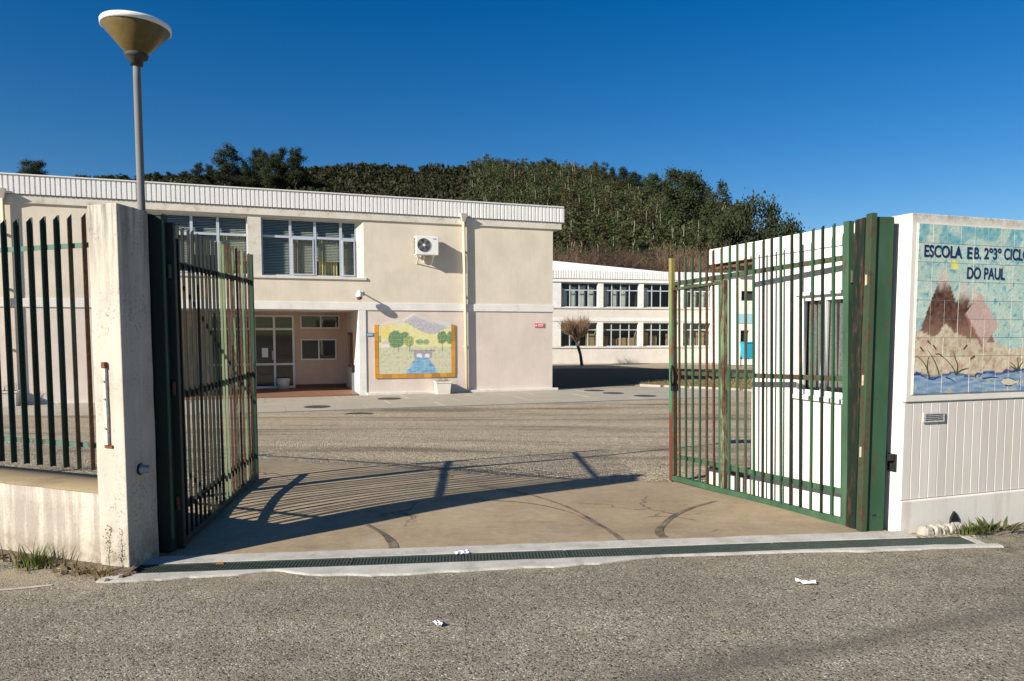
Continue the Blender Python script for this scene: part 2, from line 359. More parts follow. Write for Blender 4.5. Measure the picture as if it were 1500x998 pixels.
def m_leaf(name, a, b, tr=.25, rough=.75):
    t = NT(name); f = t.noise(.2, 3, .65); f2 = t.noise(3, 2, .5)
    c = t.ramp(t.math('ADD', t.math('MULTIPLY', f, .65), t.math('MULTIPLY', f2, .35)), [(.36, a), (.64, b)])
    c = t.mix(1, c, t.ramp(t.rand(), [(0, .78), (1, 1.2)]), 'MULTIPLY')
    t.done(c, rough); nt = t.t; tl = nt.nodes.new('ShaderNodeBsdfTranslucent'); nt.links.new(c, tl.inputs['Color'])
    mx = nt.nodes.new('ShaderNodeMixShader'); mx.inputs[0].default_value = tr
    nt.links.new(t.b.outputs[0], mx.inputs[1]); nt.links.new(tl.outputs[0], mx.inputs[2]); nt.links.new(mx.outputs[0], t.out.inputs['Surface']); return t.m
M_leaf_dark = m_leaf('dark_evergreen_leaf', (.018, .028, .012), (.05, .065, .024))
M_leaf_mid = m_leaf('eucalyptus_leaf', (.022, .034, .013), (.085, .10, .036))
M_leaf_olive = m_leaf('olive_leaf', (.03, .031, .012), (.09, .082, .032))
M_leaf_scrub = m_leaf('scrub_leaf', (.016, .020, .008), (.046, .048, .018))
M_weed = m_leaf('weed_leaf', (.05, .08, .015), (.16, .20, .05), .3)
M_dry = m_leaf('dry_weed', (.20, .15, .06), (.36, .29, .13), .3)
M_bark = plain('bark', (.10, .075, .055), .95, .35, 6)
M_palebark = plain('pale_bark', (.28, .25, .21), .9, .3, 3)
M_hill = plain('hillside_soil', (.045, .042, .022), .95, .4, .4)
def m_grass():
    t = NT('dry_grass'); c = t.ramp(t.noise(4, 6, .75), [(.3, (.10, .085, .03)), (.6, (.20, .165, .07)), (.8, (.27, .22, .10))])
    c = t.mix(.7, c, t.ramp(t.noise(60, 3, .7), [(.3, .5), (.7, 1.4)]), 'MULTIPLY'); t.bump(t.noise(50, 4, .7), .8, .03); return t.done(c, .95)
M_grass = m_grass()

# ------------------------------------------------------------------ ground
def zg(x, y):
    lat = max(-.3, min(0., .0145 * (x - 3)))
    z = lat * (1 - sm(5.2, 7.2, y)) - (.05 * sm(5.5, 6.2, y) + .09 * sm(6.2, 8.6, y)) * lerp(.35, 1, sm(-2.5, 2, x))
    z -= (.76 - .14 * lerp(.35, 1, sm(-2.5, 2, x))) * (.35 * sm(8.3, 21, y) + .65 * min(1, max(0, (y - 8.6) / 12.0)))
    return z - .25 * sm(36, 60, y)
def sheet(name, xs, ys, zf, m, mask=None):
    v = [(x, y, zf(x, y)) for y in ys for x in xs]; nx = len(xs); f = []
    for j in range(len(ys) - 1):
        for i in range(nx - 1):
            if mask is None or mask((xs[i] + xs[i + 1]) / 2, (ys[j] + ys[j + 1]) / 2): f.append((j * nx + i, j * nx + i + 1, (j + 1) * nx + i + 1, (j + 1) * nx + i))
    b = MB(); b.v = v; b.f = f; return b.build(name, m, smooth=True)
lin = lambda a, b, n: [a + (b - a) * i / (n - 1) for i in range(n)]
DX0, DY0, DX1, DY1 = -2.67, 4.95, 3.40, 5.385              # axis of the drain across the gateway
dn = lambda x: DY0 + (x - DX0) * (DY1 - DY0) / (DX1 - DX0)
# carriageway runs up to the middle of the drain, the yard starts there
xs = sorted(set([-2.76, -2.75, -3.0, 3.47, 3.48, 3.55, 3.65, -90, -60, -40, -25, -15] + lin(-9, 9, 61) + [12, 15, 25, 40, 60, 90]))
def sheet2(name, y_of, k, m):
    v = [(x, y_of(x, j), zg(x, y_of(x, j))) for j in range(k) for x in xs]; nx = len(xs)
    b = MB(); b.v = v; b.f = [(j * nx + i, j * nx + i + 1, (j + 1) * nx + i + 1, (j + 1) * nx + i) for j in range(k - 1) for i in range(nx - 1)]
    return b.build(name, m, smooth=True)
def edge(x):
    if x < -2.755: return dn(-2.75) + .39 * (-2.76 - x) + .12 * sm(0, .3, -2.76 - x)
    if x > 3.475: return 5.39 + (.47 * sm(0, .2, x - 3.475)) + .348 * max(0, x - 3.48)
    return dn(x)
ry = [-40, -12, -4, -1, 1, 2, 3, 4]
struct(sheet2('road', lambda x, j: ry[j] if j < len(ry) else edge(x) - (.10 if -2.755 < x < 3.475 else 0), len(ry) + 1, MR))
yy = [6.2, 6.7, 7.2, 7.8, 8.4, 9, 10, 11, 12, 13, 14, 15, 16, 17, 18, 19, 20, 21, 23, 26, 30, 36, 42, 48, 54, 60, 68, 80]
struct(sheet2('yard', lambda x, j: edge(x) + ((.10 if -2.755 < x < 3.475 else 0) if j == 0 else .6) if j < 2 else yy[j - 2], len(yy) + 2, MY))
# concrete apron inside the gate
def apron_far(x): return 8.45 + .0 * x + (.32 * max(0, -x) ** 1.05) - .08 * max(0, x) + .06 * noise.noise((x * 2.1, 3, 0)) + .03 * noise.noise((x * 7, 5, 0))
ax = lin(-3.2, 2.95, 64); na = 26
b = MB(); b.v = []
for j in range(na):
    for x in ax:
        y0 = dn(x) + .20; y = lerp(y0, apron_far(x), j / (na - 1)); b.v.append((x, y, zg(x, y) + .005 - (.02 if j == na - 1 else 0)))
b.f = [(j * 64 + i, j * 64 + i + 1, (j + 1) * 64 + i + 1, (j + 1) * 64 + i) for j in range(na - 1) for i in range(63)]
struct(b.build('concrete_apron', MA, smooth=True))
# pale concrete strips on both sides of the drain, the outer one broken along its edge
def strip(name, y0f, y1f, x0, x1, up, n=120, bottom=-.08):
    b = MB(); X = lin(x0, x1, n)
    for x in X:
        ya, yb = y0f(x), y1f(x); z = zg(x, (ya + yb) / 2) + up + .003 * noise.noise((x * 6, 1, 0))
        b.v += [(x, ya, z + bottom), (x, ya, z - .004), (x, ya + .012, z), (x, yb - .008, z), (x, yb, z + bottom)]
    for i in range(n - 1):
        for k in range(4): b.f.append((i * 5 + k, (i + 1) * 5 + k, (i + 1) * 5 + k + 1, i * 5 + k + 1))
    return struct(b.build(name, MS))
def ragged(x):
    w = .13 + .05 * noise.noise((x * 1.3, 0, 0)) + .03 * noise.noise((x * 5, 2, 0)) + .012 * noise.noise((x * 19, 4, 0))
    w *= 1 - .80 * math.exp(-((x + 1.62) / .17) ** 2)           # a bite out of the strip
    w *= 1 - .65 * sm(.55, 1.0, x) + .25 * sm(1.9, 2.6, x)
    return max(.025, w + .10 * math.exp(-((x + .55) / .6) ** 2))
strip('inner_drain_strip', lambda x: dn(x) + .095, lambda x: dn(x) + .285 + .012 * noise.noise((x * 3, 9, 0)), -2.62, 3.05, .012)
strip('outer_drain_strip', lambda x: dn(x) - .095 - ragged(x), lambda x: dn(x) - .095, -2.72, 3.55, .012)
ends = MB().box(3.40, 3.46, DY1 - .1, DY1 + .1, -.06, .012); struct(ends.build('drain_end', MS))
# trench and four gratings
b = MB(); ang = math.atan2(DY1 - DY0, DX1 - DX0)
for i in range(20):
    x0 = lerp(DX0 - .05, DX1 + .05, i / 20); x1 = lerp(DX0 - .05, DX1 + .05, (i + 1) / 20)
    for s_, t_ in (((-.1, 0), (-.1, -.2)), ((-.1, -.2), (.1, -.2)), ((.1, -.2), (.1, 0))):
        b.quad((x0, dn(x0) + s_[0], zg(x0, dn(x0)) + s_[1] - .012), (x1, dn(x1) + s_[0], zg(x1, dn(x1)) + s_[1] - .012), (x1, dn(x1) + t_[0], zg(x1, dn(x1)) + t_[1] - .012), (x0, dn(x0) + t_[0], zg(x0, dn(x0)) + t_[1] - .012))
struct(b.build('drain_trench', M_trench))
cuts = [-2.67, -1.14, .385, 1.93, 3.40]
glab = ['dark drain grating beside the left pillar with an orange leaf scrap near it', 'dark drain grating in front of the long gate shadow, by crumpled white paper',
        'dark drain grating in the middle right of the gateway threshold', 'dark drain grating at the foot of the green post and sign wall']
for i in range(4):
    x0, x1 = cuts[i] + .012, cuts[i + 1] - .012; xm = (x0 + x1) / 2; z0, z1 = zg(x0, dn(x0)), zg(x1, dn(x1)); L = x1 - x0
    g = empty('drain_grate', (xm, dn(xm), (z0 + z1) / 2 + .004), ang, glab[i], 'drain grate', 'gratings across the gateway'); g.rotation_euler = (0, -math.atan2(z1 - z0, L), ang)
    fr = MB(); h = L / 2 / math.cos(ang)
    for sy in (-1, 1): fr.box(-h, h, sy * .088 - .006, sy * .088 + .006, -.03, .006)
    for sx in (-1, 1): fr.box(sx * h - .008, sx * h + .008, -.094, .094, -.028, .004)
    fr.build('frame', M_grate, g)
    sl = MB(); n = int(2 * h / .023)
    for k in range(1, n): x = -h + 2 * h * k / n; sl.box(x - .0035, x + .0035, -.082, .082, -.007, .0015)
    for k in range(1, 6): y = -.088 + .176 * k / 6; sl.box(-h, h, y - .0032, y + .0032, -.007, .0)
    tag(sl.build('slats', M_grate, g), kind='stuff')
# dark wheel ruts worn by the gate wheels
def ribbon(name, pts, w, m, up=.009):
    P = [Vector((p[0], p[1], 0)) for p in pts]; Q = []
    for i in range(len(P) - 1):
        p0 = P[max(0, i - 1)]; p1 = P[i]; p2 = P[i + 1]; p3 = P[min(len(P) - 1, i + 2)]
        for k in range(8):
            t = k / 8; Q.append(.5 * ((2 * p1) + (p2 - p0) * t + (2 * p0 - 5 * p1 + 4 * p2 - p3) * t * t + (3 * p1 - p0 - 3 * p2 + p3) * t ** 3))
    Q.append(P[-1]); b = MB()
    for i, q in enumerate(Q):
        d = (Q[min(i + 1, len(Q) - 1)] - Q[max(i - 1, 0)]).normalized(); nn = Vector((-d.y, d.x, 0)) * (w(i / (len(Q) - 1)) / 2 * (1 + .25 * noise.noise((q.x * 9, q.y * 9, 1))))
        for s_ in (-1, 1): p = q + nn * s_; b.v.append((p.x, p.y, zg(p.x, p.y) + up))
    b.f = [(2 * i, 2 * i + 1, 2 * i + 3, 2 * i + 2) for i in range(len(Q) - 1)]; return b.build(name, m)
_t = NT('rust_stained_rut'); M_rut = _t.done(_t.mix(_t.ramp(_t.noise(7, 6, .75), [(.42, 0.), (.68, .85)]), (.085, .066, .052), (.31, .25, .17)), .9)
struct(ribbon('wheel_rut', [(1.967, 6.99), (1.662, 6.679), (1.396, 6.32), (1.221, 5.954), (1.158, 5.70), (1.165, 5.56)], lambda t: .03 + .045 * t, M_rut))
struct(ribbon('wheel_rut', [(-.361, 7.706), (.136, 7.267), (.502, 6.679), (.736, 6.02), (.83, 5.50)], lambda t: .02 + .03 * t, M_rut))
struct(ribbon('wheel_rut', [(-.688, 6.961), (.064, 6.845), (.488, 6.495), (.70, 6.05)], lambda t: .014, M_rut, .011))
struct(ribbon('wheel_rut', [(-1.23, 6.087), (-1.035, 5.786), (-.914, 5.514), (-.875, 5.36)], lambda t: .03 + .05 * t, M_rut))
struct(ribbon('worn_road_line', [(-4.6, 4.40), (-3.6, 4.54), (-3.2, 4.61), (-2.98, 4.68)], lambda t: .05 - .02 * t, MS, .004))
# soil and debris at the wall foot, left
b = MB(); n = 40
for i in range(n):
    s_ = lerp(-.05, 2.6, i / (n - 1)); x = -2.607 - .931 * s_; y = 4.926 + .365 * s_; w = .10 + .07 * noise.noise((s_ * 4, 0, 3)) + .03 * noise.noise((s_ * 13, 0, 3))
    for k, dy in enumerate((.02, -w * .6, -w)): b.v.append((x + dy * .365, y + dy, zg(x, y) + (.035, .018, -.01)[k]))
b.f = [(i * 3 + k, (i + 1) * 3 + k, (i + 1) * 3 + k + 1, i * 3 + k + 1) for i in range(n - 1) for k in range(2)]; struct(b.build('soil_strip', M_soil, smooth=True))
b = MB()
for i in range(420):
    s_ = random.uniform(-.1, 2.4); d = abs(random.gauss(.05, .09)); x = -2.62 - .931 * s_ - .365 * d; y = 4.93 + .365 * s_ - .931 * d; r = random.uniform(.004, .02); z = zg(x, y) + .015
    a = random.random() * 6; b.hexa([(x + r * k * math.cos(a + j * 1.57) * 1.4, y + r * k * math.sin(a + j * 1.57), z + zz) for zz, k in ((-.01, 1), (random.uniform(.003, .012), .6)) for j in range(4)])
tag(b.build('leaf_litter', plain('litter', (.12, .085, .05), .95, .5, 60)), 'brown leaf litter and grit along the foot of the left low wall', 'debris', kind='stuff')

# ------------------------------------------------------------------ left boundary wall, fence, pillar
UL = Vector((-math.cos(R(21.4)), math.sin(R(21.4)), 0)); NL = Vector((math.sin(R(21.4)), math.cos(R(21.4)), 0)); FR = Vector((-2.607, 4.926, 0))
AL = math.atan2(UL.y, UL.x)
def lp(s_, off, z): p = FR + UL * s_ + NL * off; return (p.x, p.y, z)
w = empty('boundary_wall', lp(.27, .19, -.1), 0, 'low streaked white wall under the green bar fence', 'wall')
def wl_(b, *a): return b
b = MB(); n = 60
for i in range(n):                                                  # front face slightly uneven
    s_ = lerp(.255, 9.2, i / (n - 1)); 
    for j in range(7):
        z = lerp(-.3, .44, j / 6); b.v.append(lp(s_, .012 + .008 * noise.noise((s_ * 3, z * 4, 0)) - .03 * (1 - j / 6) ** 3, z))
    b.v.append(lp(s_, .39, .44)); b.v.append(lp(s_, .39, -.3))
for i in range(n - 1):
    for j in range(8): b.f.append((i * 9 + j, i * 9 + 9 + j, i * 9 + 10 + j, i * 9 + 1 + j))
o = b.build('wall_body', M_lowwall, None, True); o.parent = w; o.matrix_parent_inverse = Matrix.Translation(-Vector(w.location))
b = MB()
for i in range(n):
    s_ = lerp(.255, 9.2, i / (n - 1)); u = .006 * noise.noise((s_ * 5, 2, 0))
    b.v += [lp(s_, .004 + u, .438), lp(s_, .012 + u, .458 + u), lp(s_, .2, .470 + u * .5), lp(s_, .40, .462), lp(s_, .40, .438)]
for i in range(n - 1):
    for j in range(4): b.f.append((i * 5 + j, i * 5 + 5 + j, i * 5 + 6 + j, i * 5 + 1 + j))
o = b.build('coping', M_coping, w, True); o.matrix_parent_inverse = Matrix.Translation(-Vector(w.location))

f = empty('railing_fence', lp(.3, .17, .47), AL, 'dark green fence of upright bars with slanted tops on the low wall', 'fence')
# local x runs left along the wall, local y points to the road
def fbar(flange):
    b = MB(); z0, z1, z2 = .085, 1.885, 1.925
    b.hexa([(-.003, -.024, z0), (.003, -.024, z0), (.003, .011, z0), (-.003, .011, z0), (-.003, -.024, z2), (.003, -.024, z2), (.003, .011, z1), (-.003, .011, z1)])
    if flange: b.box(-.020, -.003, -.024, -.019, z0, z2 - .002)
    return b
fb = None; fb2 = None
for k in range(64):
    s_ = .525 + .1405 * k - .3 - (.0 if k else 0)
    if k < 2:
        if not fb2: fb2 = fbar(False).build('bar', M_green_rusty, f, loc=(s_, 0, 0))
        else: copy_part(fb2, f, (s_, 0, 0))
    elif not fb: fb = fbar(True).build('bar', M_fence, f, loc=(s_, 0, 0))
    else: copy_part(fb, f, (s_, 0, 0), (0, random.uniform(-.004, .004), random.uniform(-.03, .03)))
for z in (1.70, .26): MB().box(-.06, 8.9, -.033, -.025, z - .018, z + .018).build('rail', M_rail, f)
for s_ in (2.3, 4.6, 6.9): MB().box(s_ - .02, s_ + .02, -.075, -.035, -.005, 1.8).build('post', M_fence, f)

p = empty('gate_pillar', FR, 0, 'weathered white concrete gate pillar with sooty top, left of the gateway', 'pillar')
c4 = [FR, Vector((-2.851, 5.014, 0)), Vector((-2.815, 5.36, 0)), Vector((-2.57, 5.275, 0))]
b = MB(); nz = 30; cc = [c - FR for c in c4][::-1]
ring = []
for i in range(4):
    for k in range(7): ring.append(cc[i].lerp(cc[(i + 1) % 4], k / 7))
for j in range(nz):
    z = lerp(-.3, 2.402, j / (nz - 1))
    for q in ring:
        d = .004 * noise.noise((q.x * 14, q.y * 14, z * 5)); nn = (q - sum(cc, Vector()) / 4).normalized(); b.v.append((q.x + nn.x * d, q.y + nn.y * d, z + (.006 * noise.noise((q.x * 20, q.y * 20, 7)) if j == nz - 1 else 0)))
m_ = len(ring)
b.f = [(j * m_ + i, j * m_ + (i + 1) % m_, (j + 1) * m_ + (i + 1) % m_, (j + 1) * m_ + i) for j in range(nz - 1) for i in range(m_)] + [tuple((nz - 1) * m_ + i for i in range(m_))]
bevel(b.build('shaft', M_pillar, p), .008)
# old hinge strap on the front face
def onp(s_, off, z): v = UL * s_ - NL * off; return (v.x, v.y, z)
def pbox(b, s0, s1, o0, o1, z0, z1): return b.hexa([onp(s1, o1, z0), onp(s0, o1, z0), onp(s0, o0, z0), onp(s1, o0, z0), onp(s1, o1, z1), onp(s0, o1, z1), onp(s0, o0, z1), onp(s1, o0, z1)])
pbox(MB(), .132, .155, .002, .024, .79, 1.335).build('strap', plain('chipped_white_paint', (.62, .58, .48), .6, .35, 40), p)
pbox(MB(), .128, .158, .004, .03, 1.31, 1.35).build('strap_end', M_rust, p)
pbox(MB(), .105, .175, .003, .012, .765, .785).build('strap_foot', M_rust, p)
for z in (.90, 1.10, 1.22): MB().tube(onp(.143, .024, z), onp(.143, .031, z), .008).build('bolt', M_steel, p)
for z in (.97, 1.3): pass
# rubber stop on the side facing the gateway
d = Vector((.98, .06, -.02)); a = Vector((.012, .155, .60))
MB().tube(a, a + d * .012, .042, .042, 16).build('stop_plate', M_black, p)
MB().tube(a + d * .012, a + d * .075, .034, .027, 16).build('stop_buffer', M_steel, p)

# ------------------------------------------------------------------ left gate post and leaf
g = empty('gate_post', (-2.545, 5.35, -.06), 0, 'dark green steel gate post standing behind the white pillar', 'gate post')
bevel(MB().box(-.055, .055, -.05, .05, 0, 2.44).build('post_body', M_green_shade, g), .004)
MB().box(-.062, .062, -.057, .057, 2.44, 2.452).build('post_cap', M_green_clean, g)
MB().box(.055, .062, -.05, -.02, .1, 2.4).build('edge_strip', M_green, g)
def gate_leaf(hinge, far, label, zoff, nb, rails, mats, wicket=None, side=1, TOP=2.40):
    H = Vector((hinge[0], hinge[1], 0)); Fv = Vector((far[0], far[1], 0)); L = (Fv - H).length; a = math.atan2(Fv.y - H.y, Fv.x - H.x)
    g = empty('gate_leaf', (hinge[0], hinge[1], zoff[0]), a, label, 'gate'); g.rotation_euler = (0, -math.asin((zoff[1] - zoff[0]) / L), a)
    # local x along the leaf, local y*side = face turned to the gateway
    M0, M1, Mend, Mfar = mats
    s = side
    bevel(MB().box(0, .055, -.03, .03, .0, TOP).build('hinge_stile', M0, g), .003)
    bevel(MB().box(L - .05, L, -.025, .025, .0, TOP).build('meeting_stile', Mend, g), .003)
    bevel(MB().box(.055, L - .05, -.025, .025, .01, .065).build('bottom_rail', M0, g), .003)
    for z in rails: bevel(MB().box(.055, L - .05, -s * .026 - .012, -s * .026 + .012, z - .022, z + .022).build('rail', M0, g), .002)
    protos = {}
    for k in range(nb):
        x = lerp(.055, L - .05, (k + 1) / (nb + 1)); mm = M1[int(random.random() * len(M1))] if x < L * .5 else Mfar[int(random.random() * len(Mfar))]
        if mm.name not in protos:
            b = MB(); y = s * .004; r_ = .0095; b.hexa([(-r_, y - r_, .065), (r_, y - r_, .065), (r_, y + r_, .065), (-r_, y + r_, .065), (-r_, y - r_, TOP + .01), (r_, y - r_, TOP + .01), (r_, y + r_, TOP - .01), (-r_, y + r_, TOP - .01)])
            protos[mm.name] = b.build('bar', mm, g, loc=(x, 0, 0))
        else: copy_part(protos[mm.name], g, (x, 0, 0), (random.uniform(-.003, .003), random.uniform(-.004, .004), 0), (1, 1, random.uniform(.992, 1.004)))
    for z in (.35, 1.2, 2.05): MB().tube((-.012, 0, z - .05), (-.012, 0, z + .05), .014).build('hinge', M_green_rusty, g)
    return g, L
gl, LL = gate_leaf((-2.475, 5.40), (-2.767, 7.90), 'green barred gate leaf swung open beside the white pillar, near half coloured dark for shade', (-.06, -.03), 20, (.27, 1.15, 2.12),
                   (M_green_shade, [M_green_shade], M_green_clean, [M_green_rusty, M_green_pale, M_green_pale]), side=-1)  # bar colours carry the shading: dark near half, paler far half
MB().box(LL - .1, LL - .06, -.035, -.02, .9, 1.25).build('lock_box', M_black, gl)

# ------------------------------------------------------------------ right gate post and leaf
g = empty('gate_post', (2.818, 5.747, 0), R(4), 'broad green steel gate post standing against the white guardhouse corner', 'gate post')
bevel(MB().box(-.045, .10, -.05, .05, -.01, 2.43).build('channel', M_green_clean, g), .004)
bevel(MB().box(-.098, -.050, -.075, .0, -.02, 2.455).build('cover_strip', m_green('brown_green_paint', .5, ((.03, .055, .03), (.05, .08, .04))), g), .003)
MB().box(.1005, .112, -.03, .05, -.01, 2.41).build('back_flange', M_black, g)
bevel(MB().box(-.082, .03, .053, .19, -.03, 2.44).build('gap_filler', M_green_shade, g), .004)  # dark box added to fill the black gap between stile and post
for z in (.62, 1.18, 1.95): MB().tube((-.105, -.045, z - .04), (-.105, -.045, z + .04), .009).build('hinge_pin', plain('bare_steel', (.4, .36, .27), .5, .3, 30), g)
MB().box(.0, .03, -.056, -.0505, .115, .125).build('scratch_plate', M_black, g)
gr, LR = gate_leaf((2.772, 5.964), (1.804, 8.268), 'green barred gate leaf with a wicket door, open beside the guardhouse', (-.05, -.125), 19, (.28, 1.22, 2.215),
                   (M_green, [M_green_clean, M_green_shade, M_green_clean], M_end, [M_green_clean, M_green_rusty, M_green_rusty]), side=1, TOP=2.50)
w0 = LR * .635
bevel(MB().box(w0 - .045, w0 + .005, -.02, .034, .065, 2.17).build('wicket_stile', M_green_pale, gr), .003)
bevel(MB().box(w0 + .012, w0 + .045, -.02, .030, .075, 2.16).build('wicket_stile', M_green, gr), .003)
bevel(MB().box(LR - .095, LR - .062, -.02, .030, .075, 2.16).build('wicket_stile', M_green_rusty, gr), .003)
bevel(MB().box(w0 + .012, LR - .06, -.02, .032, 2.135, 2.165).build('wicket_rail', M_green, gr), .003)
b = MB(); pr = None
for k in range(11):
    t = math.pi * k / 10; q = (LR - .075 - .045 * math.sin(t), .03 + .05 * math.sin(t), 1.19 + .11 * math.cos(t))
    if pr: b.tube(pr, q, .011, None, 8)
    pr = q
b.build('pull_handle', M_black, gr, True)
MB().box(LR - .10, LR - .055, -.045, .04, 1.02, 1.10).build('lock_box', M_black, gr)
MB().box(.02, .09, -.05, -.02, 1.09, 1.17).build('latch_block', M_black, gr)

# ------------------------------------------------------------------ guardhouse with the tile sign
TH = R(19.2); U = Vector((math.cos(TH), math.sin(TH), 0)); N = Vector((-math.sin(TH), math.cos(TH), 0)); C = Vector((3.017, 5.673, 0))
gh = empty('guardhouse', C, TH, 'small flat-roofed white guardhouse with a planked front at the right of the gate', 'guardhouse')
GX = 3.3; GD = 1.83
def holed(b, plane, a0, a1, z0, z1, holes, depth, at_):
    """flat wall with openings and their reveals; plane 'x' or 'y' is the constant axis, depth into the wall"""
    def P(a, z, d=0.): return (a, at_ + d, z) if plane == 'y' else (at_ + d, a, z)
    A = sorted(set([a0, a1] + [v for h in holes for v in h[:2]])); Z = sorted(set([z0, z1] + [v for h in holes for v in h[2:]]))
    for i in range(len(A) - 1):
        for j in range(len(Z) - 1):
            am = (A[i] + A[i + 1]) / 2; zm = (Z[j] + Z[j + 1]) / 2
            if any(h[0] < am < h[1] and h[2] < zm < h[3] for h in holes): continue
            q = [P(A[i], Z[j]), P(A[i + 1], Z[j]), P(A[i + 1], Z[j + 1]), P(A[i], Z[j + 1])]
            b.quad(*(q if plane == 'y' else q[::-1]))
    for h in holes:
        for (p_, q_) in (((h[0], h[2]), (h[1], h[2])), ((h[1], h[2]), (h[1], h[3])), ((h[1], h[3]), (h[0], h[3])), ((h[0], h[3]), (h[0], h[2]))):
            b.quad(P(*p_), P(*q_), P(*q_, depth), P(*p_, depth))
    return b
b = MB(); holed(b, 'x', .0, GD, -.25, 2.28, [(.60, 1.19, .985, 1.88)], .09, 0.)
b.quad((0, GD, -.1), (GX, GD, -.1), (GX, GD, 2.28), (0, GD, 2.28)); b.quad((GX, 0, -.1), (GX, 0, 2.28), (GX, GD, 2.28), (GX, GD, -.1)); b.quad((0, .0, -.1), (GX, .0, -.1), (GX, .0, 1.01), (0, .0, 1.01))
b.build('wall', M_white, gh)
bevel(MB().box(.0005, GX, -.028, .20, 1.012, 2.452).build('upper_wall', M_signwall, gh), .006)
bevel(MB().box(-.004, GX, .204, 2.61, 2.285, 2.45).build('roof_slab', M_white, gh), .006)
MB().box(.05, GX, GD + .002, 2.56, 2.235, 2.283).build('roof_board', M_wood, gh)
bevel(MB().box(-.02, GX, -.035, -.002, -.12, .242).build('plinth', M_white_low, gh), .012)
MB().box(.0, .18, GD + .01, 2.58, -.3, .06).build('kerb_wall', M_white_low, gh)
MB().box(-.02, .2, GD + .02, 2.50, .062, .085).build('kerb_ledge', M_wood, gh)
MB().box(.02, 1.2, 2.2, 2.3, .0, 2.2).build('canopy_pier', M_white, gh) if False else None
pk = None
for k in range(36):
    x = .004 + .0905 * k
    if pk is None:
        pk = bevel(MB().box(0, .0865, -.014, .0, 0, .757).build('plank', M_plank, gh, loc=(x, -.002, .245)), .003, 1)
    else: copy_part(pk, gh, (x, -.002, .245), (0, random.uniform(-.002, .002), 0))
# small vent plate on the planks
v = MB().box(.18, .40, -.034, -.027, .85, .925).build('vent_plate', plain('worn_plate', (.55, .54, .51), .5, .4, 60), gh)
for k in range(4): MB().box(.20, .38, -.038, -.0345, .865 + .014 * k, .870 + .014 * k).build('louvre', M_darkplastic, v)
# black bracket hole beside the post
MB().prism([(-.012, .03), (-.012, .11), (.002, .11), (.002, .03)], .46, .60).build('socket', M_black, gh)
MB().box(-.06, -.0125, .04, .075, .55, .60).build('socket_arm', M_black, gh)
# window on the gate side
wd = MB(); y0, y1, z0, z1 = .60, 1.19, .985, 1.88
wd.box(.03, .07, y0, y1, z1 - .045, z1).box(.03, .07, y0, y1, z0, z0 + .045).box(.03, .07, y0, y0 + .04, z0 + .045, z1 - .045).box(.03, .07, y1 - .04, y1, z0 + .045, z1 - .045).box(.025, .068, .873, .917, z0 + .045, z1 - .045)
wd = wd.build('window', M_alu_w, gh)
for a_, b_ in ((.64, .873), (.917, 1.15)): MB().quad((.05, a_, z0 + .045), (.05, a_, z1 - .045), (.05, b_, z1 - .045), (.05, b_, z0 + .045)).build('pane', M_glass, wd)
b = MB(); n = 60
for i in range(n):
    y = lerp(.62, 1.17, i / (n - 1)); x = .10 + .012 * math.sin(i * 1.1); b.v += [(x, y, 1.0), (x, y, 1.86)]
b.f = [(2 * i, 2 * i + 1, 2 * i + 3, 2 * i + 2) for i in range(n - 1)]; b.build('curtain', M_curtain_w, wd, True)
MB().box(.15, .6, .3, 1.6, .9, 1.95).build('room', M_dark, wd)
MB().box(-.035, .028, y0 - .03, y1 + .03, z0 - .04, z0 - .004).build('sill', M_band, wd)
MB().box(-.018, .02, y0 - .03, y1 + .03, z1 + .002, z1 + .03).build('head', M_band, wd)

